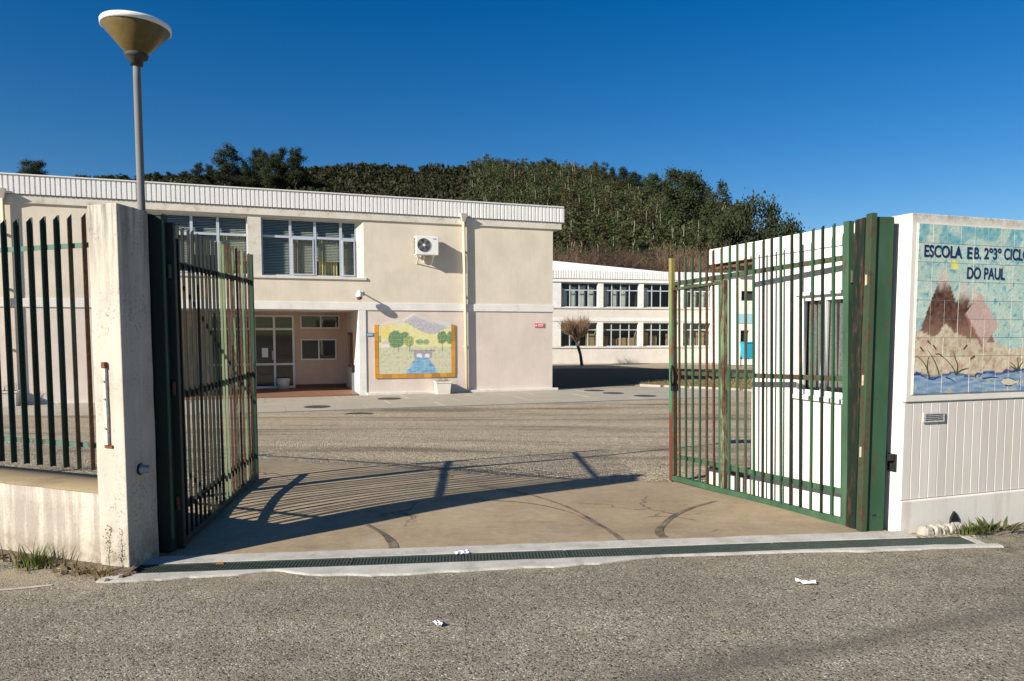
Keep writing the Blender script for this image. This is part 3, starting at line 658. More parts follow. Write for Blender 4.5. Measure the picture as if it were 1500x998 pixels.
# tile sign: every tile is a part with its own share of the painting
TX0, TZ0, TW, THt, NC, NR = .060, 1.073, .1435, .1448, 12, 9
def n2(x, z, s, k=0): return noise.noise((x * s, z * s, k))
def mixc(a, b, t): t = min(1, max(0, t)); return tuple(lerp(p, q, t) for p, q in zip(a, b))
def peak(x, z, cx, top, slope_l, slope_r, base=1.35):
    h = top - (cx - x) * slope_l if x < cx else top - (x - cx) * slope_r
    return z < h, (top - z)
def sign_color(x, z):
    h = n2(x, z, 9) * .5 + n2(x, z, 24, 3) * .5
    h += .4 * n2(x, z, 60, 31)
    c = mixc((.33, .52, .48), (.56, .63, .52), .5 + h * 1.1)
    v = n2(x, z, 22, 8) + .6 * n2(x, z, 55, 18)
    if v > .22: c = mixc(c, (.06, .30, .38), (v - .22) * 2.0)
    if z > 2.23 and n2(x, z, 7, 5) > -.08: c = mixc(c, (.05, .33, .42), .55 + .5 * n2(x, z, 22, 5))
    if (x - .435) ** 2 + (z - 2.07) ** 2 < .038 ** 2: c = mixc((.70, .60, .05), (.8, .74, .25), .5 + h)
    wob = .03 * n2(x, z, 10, 11)
    for cx, top, sl, sr in ((.33, 2.07, 2.3, 2.2), (.545, 1.975, 2.6, 2.3), (.66, 1.925, 2.4, 1.9)):
        ins, dep = peak(x + wob * .5, z, cx, top, sl, sr)
        if ins and z > 1.42 - .3 * (x > .75):
            rock = mixc((.028, .014, .012), (.20, .085, .055), .42 + n2(x, z, 28, 6) * .8 + .5 * n2(x, z, 62, 7))
            rock = mixc(rock, (.40, .24, .17), sm(1.75, 1.45, z) * .6 + .15 * n2(x, z, 12, 2))
            c = mixc((.60, .52, .44), rock, sm(.10, .22, dep + .06 * n2(x, z, 25, 9)))
    sand_top = 1.53 + .06 * n2(x, 0, 5, 13) - .10 * sm(.3, 1.2, x) + (.11 - abs(x - .36) * 1.0 if abs(x - .36) < .11 else 0)
    if z < sand_top:
        c = mixc((.64, .58, .42), (.50, .36, .26), .45 + n2(x, z, 16, 4) * .9 + .6 * n2(x, z, 50, 5))
        if n2(x, z, 26, 17) > .28: c = mixc(c, (.36, .22, .13), .6)
    # pale pink slab of rock leaning over
    P = [(.72, 1.86), (.94, 1.60), (.76, 1.43), (.56, 1.68)]
    if all((P[(i + 1) % 4][0] - P[i][0]) * (z - P[i][1]) - (P[(i + 1) % 4][1] - P[i][1]) * (x - P[i][0]) < 0 for i in range(4)):
        c = mixc((.56, .40, .35), (.50, .36, .32), .5 + h)
        e = min(abs((P[(i + 1) % 4][0] - P[i][0]) * (z - P[i][1]) - (P[(i + 1) % 4][1] - P[i][1]) * (x - P[i][0])) / math.hypot(P[(i + 1) % 4][0] - P[i][0], P[(i + 1) % 4][1] - P[i][1]) for i in (2,))
        if e < .022: c = (.30, .12, .09)
    wt = 1.225 + .012 * math.sin(x * 17) + .012 * n2(x, 0, 14, 21) + .02 * sm(.8, 1.1, x)
    if z < wt:
        s_ = noise.noise((x * 6, z * 60, 30)); c = mixc((.10, .20, .40), (.34, .46, .52), .5 + s_ * 1.1)
        if noise.noise((x * 8, z * 30, 40)) > .35: c = mixc(c, (.45, .47, .28), .7)
        if wt - z < .018: c = (.03, .07, .24)
    return c
ts = empty('tile_sign', C + U * .0 + Vector((0, 0, 1.05)), TH, 'hand-painted tile panel with navy school name, brown peaks and blue water', 'tile sign')
TB = 1.05
MB().box(.052, TX0 + NC * TW + .006, -.032, -.0285, TZ0 - .006 - TB, TZ0 + NR * THt + .006 - TB).build('grout_bed', M_grout, ts)
GXn, GZn = 10, 10
for i in range(NC):
    for j in range(NR):
        x0 = TX0 + i * TW + .0018; z0 = TZ0 + j * THt + .0018; tw, th = TW - .0036, THt - .0036; pr_ = .0055 + random.uniform(-.0008, .0012)
        b = MB(); cs = []
        jit = random.uniform(.93, 1.05)
        if j == 8: b_top = .004 * (i % 2)
        for q in range(GZn + 1):
            for p_ in range(GXn + 1):
                xx = x0 + tw * p_ / GXn; zz = z0 + th * q / GZn; b.v.append((xx, -.032 - pr_, zz - TB)); k_ = sign_color(xx, zz); cs.append(tuple(v * jit for v in k_))
        for q in range(GZn):
            for p_ in range(GXn): n0 = q * (GXn + 1) + p_; b.f.append((n0, n0 + 1, n0 + GXn + 2, n0 + GXn + 1))
        k0 = len(b.v)
        for (xx, zz) in ((x0, z0), (x0 + tw, z0), (x0 + tw, z0 + th), (x0, z0 + th)): b.v += [(xx, -.032 - pr_, zz - TB), (xx, -.0325, zz - TB)]; cs += [(.6, .58, .52)] * 2
        for e in range(4): f_ = (e + 1) % 4; b.f.append((k0 + 2 * e, k0 + 2 * e + 1, k0 + 2 * f_ + 1, k0 + 2 * f_))
        b.build('tile', M_tile, ts, cols=cs)
def lettering(name, body, x, z, size, m, parent, y, bold=.006, wx=1., shear=0, ext=.0006):
    cu = bpy.data.curves.new(name, 'FONT'); cu.body = body; cu.size = 1; cu.offset = bold / size; cu.extrude = ext / size; cu.shear = shear
    ob = bpy.data.objects.new(name, cu); col.objects.link(ob); dg = bpy.context.evaluated_depsgraph_get(); me = bpy.data.meshes.new_from_object(ob.evaluated_get(dg)); bpy.data.objects.remove(ob)
    xs_ = [v.co.x for v in me.vertices]; x0 = min(xs_); sx = wx if wx else size
    for v in me.vertices: v.co = Vector(((v.co.x - x0) * size * sx + x, y - v.co.z * size, v.co.y * size + z))
    me.materials.clear(); me.materials.append(m); o = bpy.data.objects.new(name, me); col.objects.link(o); o.parent = parent; return o
yl = -.0405
def fit_text(body, x0, x1, z, cap, parent, m, y, bold=.004):
    o = lettering('lettering', body, 0, 0, cap / .70, m, parent, y, bold, 1.)
    xs_ = [v.co.x for v in o.data.vertices]; k = (x1 - x0) / (max(xs_) - min(xs_))
    for v in o.data.vertices: v.co.x = x0 + v.co.x * k; v.co.z += z
    return o
fit_text('ESCOLA', .118, .505, 2.128 - TB, .088, ts, M_ink, yl, .0026)
fit_text('E', .558, .612, 2.127 - TB, .088, ts, M_ink, yl, .0026); fit_text('B.', .632, .706, 2.127 - TB, .088, ts, M_ink, yl, .0018)
fit_text('2º3º', .738, .925, 2.130 - TB, .085, ts, M_ink, yl, .0026)
fit_text('CICLOS', .955, 1.285, 2.132 - TB, .088, ts, M_ink, yl, .0026)
fit_text('DO PAUL', .566, .975, 1.972 - TB, .088, ts, M_ink, yl, .0026)
def stroke(b, pts, w0, w1=0, y=yl):
    P = [Vector((p_[0], 0, p_[1])) for p_ in pts]; Q = []
    for i in range(len(P) - 1):
        p0 = P[max(0, i - 1)]; p1 = P[i]; p2 = P[i + 1]; p3 = P[min(len(P) - 1, i + 2)]
        for k in range(6):
            t = k / 6; Q.append(.5 * ((2 * p1) + (p2 - p0) * t + (2 * p0 - 5 * p1 + 4 * p2 - p3) * t * t + (3 * p1 - p0 - 3 * p2 + p3) * t ** 3))
    Q.append(P[-1]); n0 = len(b.v)
    for i, q in enumerate(Q):
        d = (Q[min(i + 1, len(Q) - 1)] - Q[max(i - 1, 0)]).normalized(); nn = Vector((-d.z, 0, d.x)) * lerp(w0, w1, i / (len(Q) - 1)) / 2
        for s_ in (-1, 1): p_ = q + nn * s_; b.v.append((p_.x, y, p_.z - TB))
    b.f += [(n0 + 2 * i, n0 + 2 * i + 1, n0 + 2 * i + 3, n0 + 2 * i + 2) for i in range(len(Q) - 1)]
def sxz(px, py):   # crop pixel of the sign (5.769 px per photo pixel, origin 1240,450) to sign metres
    d = at(1240 + px / 5.769, 450 + py / 5.769, 1.); o_ = Vector((0, 0, EYE)); dv = d - o_; nn = N
    t = (C - o_).dot(nn) / dv.dot(nn); q = o_ + dv * t; return ((q - C).dot(U), q.z)
for pts in ([(665, 595), (640, 515), (600, 450), (555, 412)], [(745, 570), (725, 500), (690, 425), (650, 365)], [(885, 570), (860, 510), (810, 450), (770, 415)], [(890, 565), (900, 500), (880, 430), (862, 370)], [(890, 560), (930, 530), (990, 512)], [(770, 415), (745, 395), (715, 395)], [(650, 560), (645, 480), (660, 410)],
            [(1400, 530), (1375, 490), (1345, 465)], [(1405, 530), (1410, 470), (1400, 430)], [(1410, 530), (1430, 485), (1455, 460)], [(1400, 530), (1370, 510), (1345, 498)]):
    b = MB(); stroke(b, [sxz(*q) for q in pts], .011, .004); b.build('reed_stalk', M_reed, ts)
for pts in ([(585, 335), (610, 370)], [(648, 282), (670, 310)], [(695, 320), (718, 355)], [(980, 318), (950, 358)], [(1045, 410), (1008, 437)]): b = MB(); stroke(b, [sxz(*q) for q in pts], .013, .012); b.build('reed_head', M_reedhead, ts)
b = MB(); stroke(b, [sxz(*q) for q in [(1055, 600), (1050, 570), (1075, 555), (1092, 575), (1075, 590)]], .007, .005); b.build('wave_curl', M_wave, ts)
b = MB(); stroke(b, [sxz(*q) for q in [(1280, 550), (1310, 525), (1350, 545), (1400, 535), (1460, 525)]], .008, .004); b.build('wave_curl', M_wave, ts)
for pts in ([(550, 545), (590, 570), (640, 600)], [(650, 600), (700, 605), (745, 575)], [(800, 590), (850, 610), (880, 635)], [(1110, 600), (1180, 590), (1250, 595)]): b = MB(); stroke(b, [sxz(*q) for q in pts], .012, .004); b.build('wave_curl', M_wave, ts)
b = MB(); c0 = [sxz(*q) for q in [(1265, 628), (1290, 603), (1330, 597), (1370, 610), (1395, 622), (1425, 610), (1422, 668), (1395, 638), (1360, 655), (1320, 662), (1285, 648)]]
b.poly([(q[0], yl + .0004, q[1] - TB) for q in c0]); fo = b.build('fish', M_fish, ts)
b = MB(); stroke(b, [sxz(*q) for q in [(1290, 603), (1330, 597), (1390, 620)]], .006, .004); stroke(b, [sxz(*q) for q in [(1300, 655), (1335, 662), (1360, 655)]], .009, .006); stroke(b, [sxz(*q) for q in [(1424, 608), (1415, 640), (1422, 672)]], .006, .006)
b.build('fish_outline', M_ink, fo)

# ------------------------------------------------------------------ street lamp
l = empty('street_lamp', (-3.32, 6.70, zg(-3.32, 6.7)), 0, 'grey street lamp with a tilted funnel-shaped amber head behind the pillar', 'street lamp')
MB().lathe([(.0, 0), (.11, 0), (.11, .02), (.045, .04), (.043, 1.2), (.034, 1.22), (.032, 3.80), (.030, 4.0), (.0, 4.0)], 20).build('pole', M_polegrey, l, True)
hd = Matrix.Translation((0, 0, 3.92)) @ Matrix.Rotation(R(1), 4, 'Y') @ Matrix.Diagonal((.87, .87, .95, 1))
def headpart(name, prof, m, seg=40, smooth=True):
    b = MB().lathe(prof, seg); b.v = [tuple(hd @ Vector(v)) for v in b.v]; return b.build(name, m, l, smooth)
def m_amber():
    t = NT('amber_acrylic'); c = t.mix(1, (.15, .108, .035), t.ramp(t.noise(14, 5, .7), [(.3, .7), (.7, 1.15)]), 'MULTIPLY'); t.done(c, .35); t.b.inputs['Transmission Weight'].default_value = .12; return t.m
headpart('collar', [(.0, .02), (.06, .02), (.062, .07), (.105, .085), (.112, .115), (.105, .125), (.0, .125)], M_iron)
headpart('diffuser', [(.10, .122), (.318, .345), (.316, .352), (.0, .352)], m_amber())
headpart('lid', [(.30, .347), (.328, .350), (.330, .388), (.322, .398), (.2, .412), (.0, .415)], M_ac)

# ------------------------------------------------------------------ main school building
O = Vector((-5.125, 27.0, 0)); BX0, BX1, BD = -24.0, 7.13, 20.0; ZB = -.86
mb_ = empty('school_building', O, TH, 'two-storey cream school building with ribbed white roof edge behind the gate', 'building')
ZW = [(BX0 + 1, -9.6), ]
W = [(-3.75, -.25, 3.53, 5.52), (-7.70, -4.19, 3.53, 5.52), (-19.5, -13.2, 3.53, 5.52)]
b = MB(); holed(b, 'y', BX0, BX1, 2.62, 5.86, W, .26, 0.); b.build('upper_wall', M_cream, mb_)
RX0, RX1, RD = -8.1, -.47, 4.0
b = MB(); holed(b, 'y', BX0, BX1, ZB - .3, 2.36, [(RX0, RX1, ZB - .3, 2.36)], .02, 0.); b.build('lower_wall', M_pink, mb_)
b = MB(); b.quad((BX1, 0, ZB - .3), (BX1, BD, ZB - .3), (BX1, BD, 5.86), (BX1, 0, 5.86)); b.quad((BX0, BD, ZB - .3), (BX0, 0, ZB - .3), (BX0, 0, 5.86), (BX0, BD, 5.86)); b.quad((BX1, BD, ZB - .3), (BX0, BD, ZB - .3), (BX0, BD, 5.86), (BX1, BD, 5.86)); b.build('end_wall', M_cream, mb_)
bevel(MB().box(BX0 - .02, BX1 + .03, -.035, .02, 2.355, 2.625).build('belt_course', M_band, mb_), .006)
MB().box(BX1 + .002, BX1 + .03, .02, BD, 2.355, 2.625).build('belt_return', M_band, mb_)
bevel(MB().box(BX0, BX1 + .35, -.055, .3, 5.585, 5.852).build('cornice', M_cornice, mb_), .008)
MB().box(BX1 - .02, BX1 + .35, .3, BD, 5.585, 5.852).build('cornice_return', M_cornice, mb_)
# ribbed metal fascia
def ribbed(x0, x1, z0, z1, pitch, y, dep):
    b = MB(); x = x0; P = []
    while x < x1:
        p_ = pitch * random.choice((.9, 1, 1, 1.1)); r = p_ * .16
        P += [(x, y), (x + r * .5, y + dep), (x + r * 1.6, y + dep), (x + r * 2.1, y)]; x += p_
    P.append((x1, y))
    for q in P: b.v += [(q[0], q[1], z0), (q[0], q[1], z1)]
    b.f = [(2 * i, 2 * i + 2, 2 * i + 3, 2 * i + 1) for i in range(len(P) - 1)]; return b
ribbed(BX0, BX1 + .40, 5.862, 6.44, .145, -.10, .03).build('ribbed_fascia', M_fascia, mb_)
MB().box(BX0, BX1 + .42, -.13, -.02, 6.44, 6.475).build('fascia_cap', M_fascia, mb_)
MB().box(BX0, BX1 + .39, -.065, .2, 5.853, 6.44).build('fascia_core', M_darkplastic, mb_)
MB().box(BX1 + .39, BX1 + .42, -.10, BD, 5.856, 6.44).build('fascia_end', M_fascia, mb_)
MB().box(BX0, BX1 + .39, .2, BD, 5.853, 6.36).build('roof', M_roof, mb_)
bevel(MB().box(-.20, BX1 + .22, -.10, .01, ZB - .2, -.655).build('plinth', M_white_low, mb_), .01)
MB().box(BX0, RX0, -.10, .01, ZB - .2, -.70).build('plinth', M_white_low, mb_)
bevel(MB().box(RX1 - .002, -.205, -.03, .5, ZB - .2, 2.352).build('column', M_band, mb_), .008)
# windows with blinds and curtains
def big_window(x0, x1, z0, z1, muls, trans, y, opened=(), blinds=None, curt=()):
    fw = .05; b = MB(); b.box(x0, x1, y, y + .06, z0, z0 + fw).box(x0, x1, y, y + .06, z1 - fw, z1)
    X = [x0] + muls + [x1]
    b.box(x0, x0 + fw, y, y + .06, z0 + fw, z1 - fw).box(x1 - fw, x1, y, y + .06, z0 + fw, z1 - fw)
    for m_ in muls: b.box(m_ - .045, m_ + .045, y - .012, y + .058, z0 + fw, z1 - fw)
    for i in range(len(X) - 1):
        a = X[i] + (fw if i == 0 else .045); c = X[i + 1] - (fw if i == len(X) - 2 else .045); b.box(a, c, y - .006, y + .055, trans - .04, trans + .04)
        if i in opened: b.box(a, a + .04, y - .03, y + .02, z0 + fw, trans - .04).box(c - .04, c, y - .03, y + .02, z0 + fw, trans - .04).box(a + .04, c - .04, y - .03, y + .02, z0 + fw, z0 + fw + .04).box(a + .04, c - .04, y - .03, y + .02, trans - .085, trans - .04)
    wdw = b.build('window', M_alu, mb_)
    for i in range(len(X) - 1):
        for za, zc in ((z0 + fw, trans - .04), (trans + .04, z1 - fw)):
            t_ = random.uniform(-.006, .006); MB().quad((X[i] + .03, y + .03 + t_, za), (X[i + 1] - .03, y + .03 - t_, za), (X[i + 1] - .03, y + .03 - t_, zc), (X[i] + .03, y + .03 + t_, zc)).build('pane', M_glass_dark, wdw)
        zb = blinds[i] if blinds else z0 + fw
        b = MB(); z = z1 - .04
        while z > zb:
            tl = .62 + .12 * random.random(); w_ = .022; b.quad((X[i] + .05, y + .12 - w_ * math.cos(tl), z - w_ * math.sin(tl)), (X[i + 1] - .05, y + .12 - w_ * math.cos(tl), z - w_ * math.sin(tl)), (X[i + 1] - .05, y + .12 + w_ * math.cos(tl), z + w_ * math.sin(tl)), (X[i] + .05, y + .12 + w_ * math.cos(tl), z + w_ * math.sin(tl))); z -= .055
        b.build('blind', M_blind, wdw)
        if i in curt:
            b = MB(); n = 50
            for k in range(n):
                xx = lerp(X[i] + .1, X[i + 1] - .1, k / (n - 1)); yy_ = y + .22 + .03 * math.sin(k * .9); b.v += [(xx, yy_, z0 + .03), (xx, yy_, trans + .0)]
            b.f = [(2 * k, 2 * k + 1, 2 * k + 3, 2 * k + 2) for k in range(n - 1)]; b.build('curtain', M_curtain, wdw, True)
    r = MB(); xa, xb, ya, yb, za, zb = x0 - .02, x1 + .02, y + .062, y + 3.2, z0 - .05, z1 + .05
    r.quad((xa, yb, za), (xb, yb, za), (xb, yb, zb), (xa, yb, zb)).quad((xa, ya, za), (xa, yb, za), (xa, yb, zb), (xa, ya, zb)).quad((xb, ya, za), (xb, ya, zb), (xb, yb, zb), (xb, yb, za)).quad((xa, ya, za), (xb, ya, za), (xb, yb, za), (xa, yb, za)).quad((xa, ya, zb), (xa, yb, zb), (xb, yb, zb), (xb, ya, zb))
    r.build('room', M_room, wdw)
    return wdw
MB().hexa([(-.49, .165, 3.53), (-.252, .003, 3.53), (-.252, .25, 3.53), (-.49, .25, 3.53), (-.49, .165, 5.515), (-.252, .003, 5.515), (-.252, .25, 5.515), (-.49, .25, 5.515)]).build('splayed_jamb', M_cream, mb_)
big_window(-3.75, -.49, 3.53, 5.52, [-2.78, -1.94, -1.04], 4.90, .17, (1, 3), [3.6, 3.62, 4.1, 3.62], (1, 2, 3))
big_window(-7.70, -4.19, 3.53, 5.52, [-6.82, -5.98, -5.15], 4.90, .17, (1,), [3.6, 3.8, 4.2, 4.0], (0, 3))
big_window(-19.5, -13.2, 3.53, 5.52, [-18.2, -17., -15.7, -14.4], 4.90, .17)
for a_, c_ in ((-4.10, -.16), (-7.85, -4.12)): bevel(MB().box(a_, c_, -.05, .17, 3.44, 3.525).build('sill', M_cornice, mb_), .006)
MB().box(-4.185, -3.755, -.004, .2, 3.53, 5.50).build('window_pier', M_cornice, mb_)
# rain pipes
def rain_pipe(x, lean):
    b = MB(); b.tube((x, -.12, 5.70), (x + lean, -.095, ZB - .02), .055, .055, 14); pp = b.build('rain_pipe', M_pipe, mb_, True)
    MB().hexa([(x - .05, -.17, 5.68), (x + .05, -.17, 5.68), (x + .05, -.06, 5.68), (x - .05, -.06, 5.68), (x - .14, -.30, 5.98), (x + .14, -.30, 5.98), (x + .14, -.135, 5.98), (x - .14, -.135, 5.98)]).build('hopper', M_pot, pp)
    for z in (1.0, 2.9, 4.6): MB().box(x + lean * (5.7 - z) / 6.4 - .07, x + lean * (5.7 - z) / 6.4 + .07, -.12, .0, z, z + .03).build('bracket', M_pipe, pp)
rain_pipe(3.45, .13); rain_pipe(-11.33, .05)
# entrance recess
b = MB(); b.quad((RX0, RD, ZB), (RX1, RD, ZB), (RX1, RD, 2.36), (RX0, RD, 2.36)); b.build('entrance_back_wall', M_pink_in, mb_)
MB().quad((RX1, .5, ZB), (RX1, .5, 2.352), (RX1, RD, 2.352), (RX1, RD, ZB)).build('entrance_side_wall', M_pink, mb_)
MB().quad((RX0, 0.02, ZB), (RX0, RD, ZB), (RX0, RD, 2.36), (RX0, 0.02, 2.36)).build('entrance_side_wall', M_pink, mb_)
MB().quad((RX0, 0.02, 2.35), (RX1, .02, 2.35), (RX1, RD, 2.35), (RX0, RD, 2.35)).build('entrance_ceiling', M_band, mb_)
MB().box(RX0, RX1 - .003, -.02, RD, ZB - .2, -.70).build('entrance_floor', M_floor_t, mb_)
MB().box(-2.52, RX1 - .003, RD - .02, RD, -.699, -.57).build('skirting', M_wood, mb_)
def glazed(name, x0, x1, z0, z1, xm, zr, m, y, parent=None, fw=.055, dark=M_dark):
    b = MB(); b.box(x0, x1, y - .05, y, z0, z0 + fw).box(x0, x1, y - .05, y, z1 - fw, z1).box(x0, x0 + fw, y - .05, y, z0 + fw, z1 - fw).box(x1 - fw, x1, y - .05, y, z0 + fw, z1 - fw)
    for x in xm: b.box(x - fw / 2, x + fw / 2, y - .052, y, z0 + fw, z1 - fw)
    X = [x0] + xm + [x1]; Zs = [z0] + zr + [z1]
    for z in zr:
        for i in range(len(X) - 1): b.box(X[i] + (fw if i == 0 else fw / 2), X[i + 1] - (fw if i == len(X) - 2 else fw / 2), y - .048, y, z - fw / 2, z + fw / 2)
    o = b.build(name, m, parent or mb_)
    for i in range(len(X) - 1):
        for j in range(len(Zs) - 1): MB().quad((X[i] + .02, y - .022, Zs[j] + .02), (X[i + 1] - .02, y - .022, Zs[j] + .02), (X[i + 1] - .02, y - .022, Zs[j + 1] - .02), (X[i] + .02, y - .022, Zs[j + 1] - .02)).build('pane', M_glass, o)
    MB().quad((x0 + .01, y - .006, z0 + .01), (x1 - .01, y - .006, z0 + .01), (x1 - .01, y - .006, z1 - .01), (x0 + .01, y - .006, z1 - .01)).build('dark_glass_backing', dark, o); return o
dr = glazed('door', -4.09, -2.52, -.698, 2.25, [-3.30], [.27, 1.68], M_alu_w, RD - .004, None, .085)
glazed('door', -5.70, -4.10, -.698, 2.25, [-4.90], [.27, 1.68], M_alu_w, RD - .004, None, .085)
glazed('window', -2.29, -.72, 1.70, 2.26, [-1.48], [], M_alu_w, RD - .004)
glazed('window', -2.29, -.86, .42, 1.28, [-1.57], [], M_alu_w, RD - .004)
MB().box(-3.78, -3.55, RD - .036, RD - .032, .55, .92).build('notice_sheet', M_paper, dr)
MB().lathe([(.0, 0), (.20, 0), (.25, .42), (.23, .42), (.22, .38), (.0, .38)], 16).build('waste_pot', M_pot, mb_, True, (-3.0, RD - .45, -.699))
hl = MB().box(-3.40, -3.36, RD - .09, RD - .055, .45, .80).build('handle', M_alu, dr)

# things on and beside the school building
def fl(s_, off, z): q = O + U * s_ + N * off; return (q.x, q.y, z)
ac = empty('air_conditioner', fl(2.0, -.04, 4.36), TH, 'white air conditioner outdoor unit bolted high on the cream wall', 'air conditioner')
bevel(MB().box(-.43, .42, -.40, -.06, .02, .70).build('casing', M_ac, ac), .015)
MB().tube((-.13, -.402, .37), (-.13, -.408, .37), .245, None, 32).build('fan_opening', M_darkplastic, ac)
b = MB()
for k in range(5):
    a = k * 2 * math.pi / 5; u_ = Vector((math.cos(a), 0, math.sin(a))); v_ = Vector((-math.sin(a), 0, math.cos(a))); c_ = Vector((-.13, -.412, .37))
    b.quad(c_ + u_ * .05 - v_ * .02, c_ + u_ * .22 - v_ * .09, c_ + u_ * .235 + v_ * .05, c_ + u_ * .05 + v_ * .03)
b.build('fan_blade', plain('grey_blade', (.16, .16, .16), .5), ac)
b = MB()
for r_ in (.09, .14, .19, .235):
    pts_ = [(-.13 + r_ * math.cos(2 * math.pi * k / 28), -.418, .37 + r_ * math.sin(2 * math.pi * k / 28)) for k in range(29)]
    for k in range(28): b.tube(pts_[k], pts_[k + 1], .004, None, 4, False)
b.build('grille', M_steel, ac); MB().tube((-.13, -.41, .37), (-.13, -.425, .37), .05, None, 18).build('hub', M_ac, ac)
lv = MB()
for k in range(12): lv.box(-.445, -.431, -.36, -.10, .06 + .05 * k, .085 + .05 * k)
lv.build('side_louvres', M_darkplastic, ac)
lettering('badge', 'Daitsu', .18, .60, .07, M_darkplastic, ac, -.403, .001) if False else MB().box(.22, .34, -.404, -.4005, .59, .615).build('badge', M_darkplastic, ac)
for x in (-.30, .25): b = MB(); b.box(x - .02, x + .02, -.38, .04, -.02, .018).hexa([(x - .02, -.3, -.02), (x + .02, -.3, -.02), (x + .02, .04, -.3), (x - .02, .04, -.3), (x - .02, -.27, -.02), (x + .02, -.27, -.02), (x + .02, .04, -.26), (x - .02, .04, -.26)]); b.build('bracket', M_alu_w, ac)
MB().tube((-.05, -.1, .02), (-.05, .0, -.22), .03).build('hose', M_alu_w, ac)

sc_ = empty('security_camera', fl(-.45, .0, 2.9), TH, 'white dome security camera on a wall arm above the entrance', 'security camera')
MB().box(.04, .14, -.03, .0, .02, .14).build('wall_plate', M_ac, sc_); MB().tube((.09, -.02, .09), (-.02, -.36, .12), .025).build('arm', M_ac, sc_)
MB().lathe([(.0, .14), (.05, .14), (.075, .08), (.115, .02), (.125, -.06), (.118, -.10), (.0, -.10)], 20, (-.03, -.40, 0)).build('housing', M_ac, sc_, True)
MB().lathe([(.105, -.10), (.10, -.15), (.06, -.19), (.0, -.20)], 20, (-.03, -.40, 0)).build('dome', plain('smoked_dome', (.16, .07, .05), .2), sc_, True)

ms = empty('tile_mural', fl(.09, -.02, -.11), TH, 'painted tile mural of a bridge, stream and trees with amber border on the school wall', 'tile mural')
MW, MZ0, MZ1 = 3.05, .12, 2.36
def mural_top(x):   # outline of the picture, x from 0 to 3.05
    t = 1.98 + .10 * sm(.2, 1.0, x)
    t = max(t, 2.34 - abs(x - 1.52) * .55 if x < 1.52 else 2.34 - (x - 1.52) * .40); return t - .12 * sm(2.5, 3.05, x) - .10 * sm(.5, .1, x)
def tree_blob(x, z, cx, cz, rx, rz): return ((x - cx) / rx) ** 2 + ((z - cz) / rz) ** 2 < 1 + .35 * n2(x, z, 9, 2)
def mural_color(x, z):
    n = n2(x, z, 7); wall = (.66, .60, .54)
    c = mixc((.60, .64, .62), (.46, .60, .66), .4 + n + .3 * n2(x, z, 18, 1))
    pk = 2.30 - abs(x - 1.5) * (.42 if x < 1.5 else .36)
    if z < pk + .03 * n2(x, z, 12, 6): c = mixc((.36, .35, .38), (.52, .50, .52), .5 + n2(x, z, 16, 7) * 1.2)
    hill = 1.92 + .12 * math.cos((x - .75) * 2.2) - .20 * sm(1.2, 2.0, x) + .12 * sm(2.2, 2.6, x)
    if z < hill: c = mixc((.72, .64, .22), (.76, .70, .38), .5 + n)
    if z < hill and x < .55 and z > 1.45 : c = mixc(c, (.80, .58, .08), .6 + n)
    g_ = 1.12 + .04 * n2(x, 0, 3, 4)
    if z < g_: c = mixc((.52, .54, .36), (.60, .56, .38), .5 + n2(x, z, 10, 9) * 1.3)
    if z < g_ and n2(x, z, 13, 12) > .3: c = mixc(c, (.34, .36, .22), .6)
    for cx, cz, rx, rz, gcol in ((.80, 1.40, .30, .32, (.10, .22, .08)), (1.15, 1.52, .13, .16, (.12, .24, .09)), (1.28, 1.33, .20, .20, (.26, .34, .10)), (1.68, 1.30, .16, .10, (.20, .33, .14)), (1.92, 1.30, .13, .10, (.22, .34, .16)), (2.54, 1.46, .19, .25, (.10, .22, .08)), (2.84, 1.44, .14, .24, (.12, .24, .09)), (.20, 1.40, .06, .14, (.2, .32, .18))):
        if tree_blob(x, z, cx, cz, rx, rz): c = mixc(tuple(v * .55 for v in gcol), tuple(v * 1.5 for v in gcol), .5 + n2(x, z, 20, 15) * 1.2)
    for cx in (.80, .88, 1.3, 2.55): 
        if abs(x - cx) < .012 and .92 < z < 1.15: c = (.25, .2, .12)
    if .27 < x < .55 and 1.10 < z < 1.36 - abs(x - .41) * .5: c = (.72, .70, .68) if z < 1.23 else (.62, .52, .48)
    if 1.35 < x < 2.25 and .72 < z < 1.0:
        if abs(z - .98) < .035: c = (.24, .22, .24)
        elif 1.45 < x < 2.15: c = (.30, .28, .33)
        for ax_ in (1.66, 1.96):
            if abs(x - ax_) < .10 and z < .78 + math.sqrt(max(0, .01 - (x - ax_) ** 2)): c = (.74, .74, .72)
    if z < .73:
        hw = lerp(.62, .26, (z - .12) / .6); cx = 1.78 - .05 * (.73 - z)
        if abs(x - cx - .05 * n2(x, z, 6, 20)) < hw: c = mixc((.05, .22, .42), (.25, .50, .66), .5 + noise.noise((x * 4, z * 22, 23)) * 1.1)
    c = mixc(c, (.66, .63, .54), .08)
    e = mural_top(x) - z
    if e < .15: c = mixc(wall, c, max(.25, e / .15))
    return c
b = MB(); cs = []; T_ = .153; nxm = 80; 
X_ = lin(.155, 2.895, nxm); Zm = 60
for j in range(Zm):
    for x in X_:
        zt = min(mural_top(x), MZ1); z = lerp(MZ0, zt, j / (Zm - 1)); b.v.append((x, -.010, z)); cs.append(mural_color(x, z))
b.f = [(j * nxm + i, j * nxm + i + 1, (j + 1) * nxm + i + 1, (j + 1) * nxm + i) for j in range(Zm - 1) for i in range(nxm - 1)]
n0 = len(b.v)
for i, x in enumerate(X_): b.v.append((x, .018, min(mural_top(x), MZ1))); cs.append((.6, .58, .52))
b.f += [((Zm - 1) * nxm + i, (Zm - 1) * nxm + i + 1, n0 + i + 1, n0 + i) for i in range(nxm - 1)]
b.build('picture_panel', M_mural, ms, cols=cs)
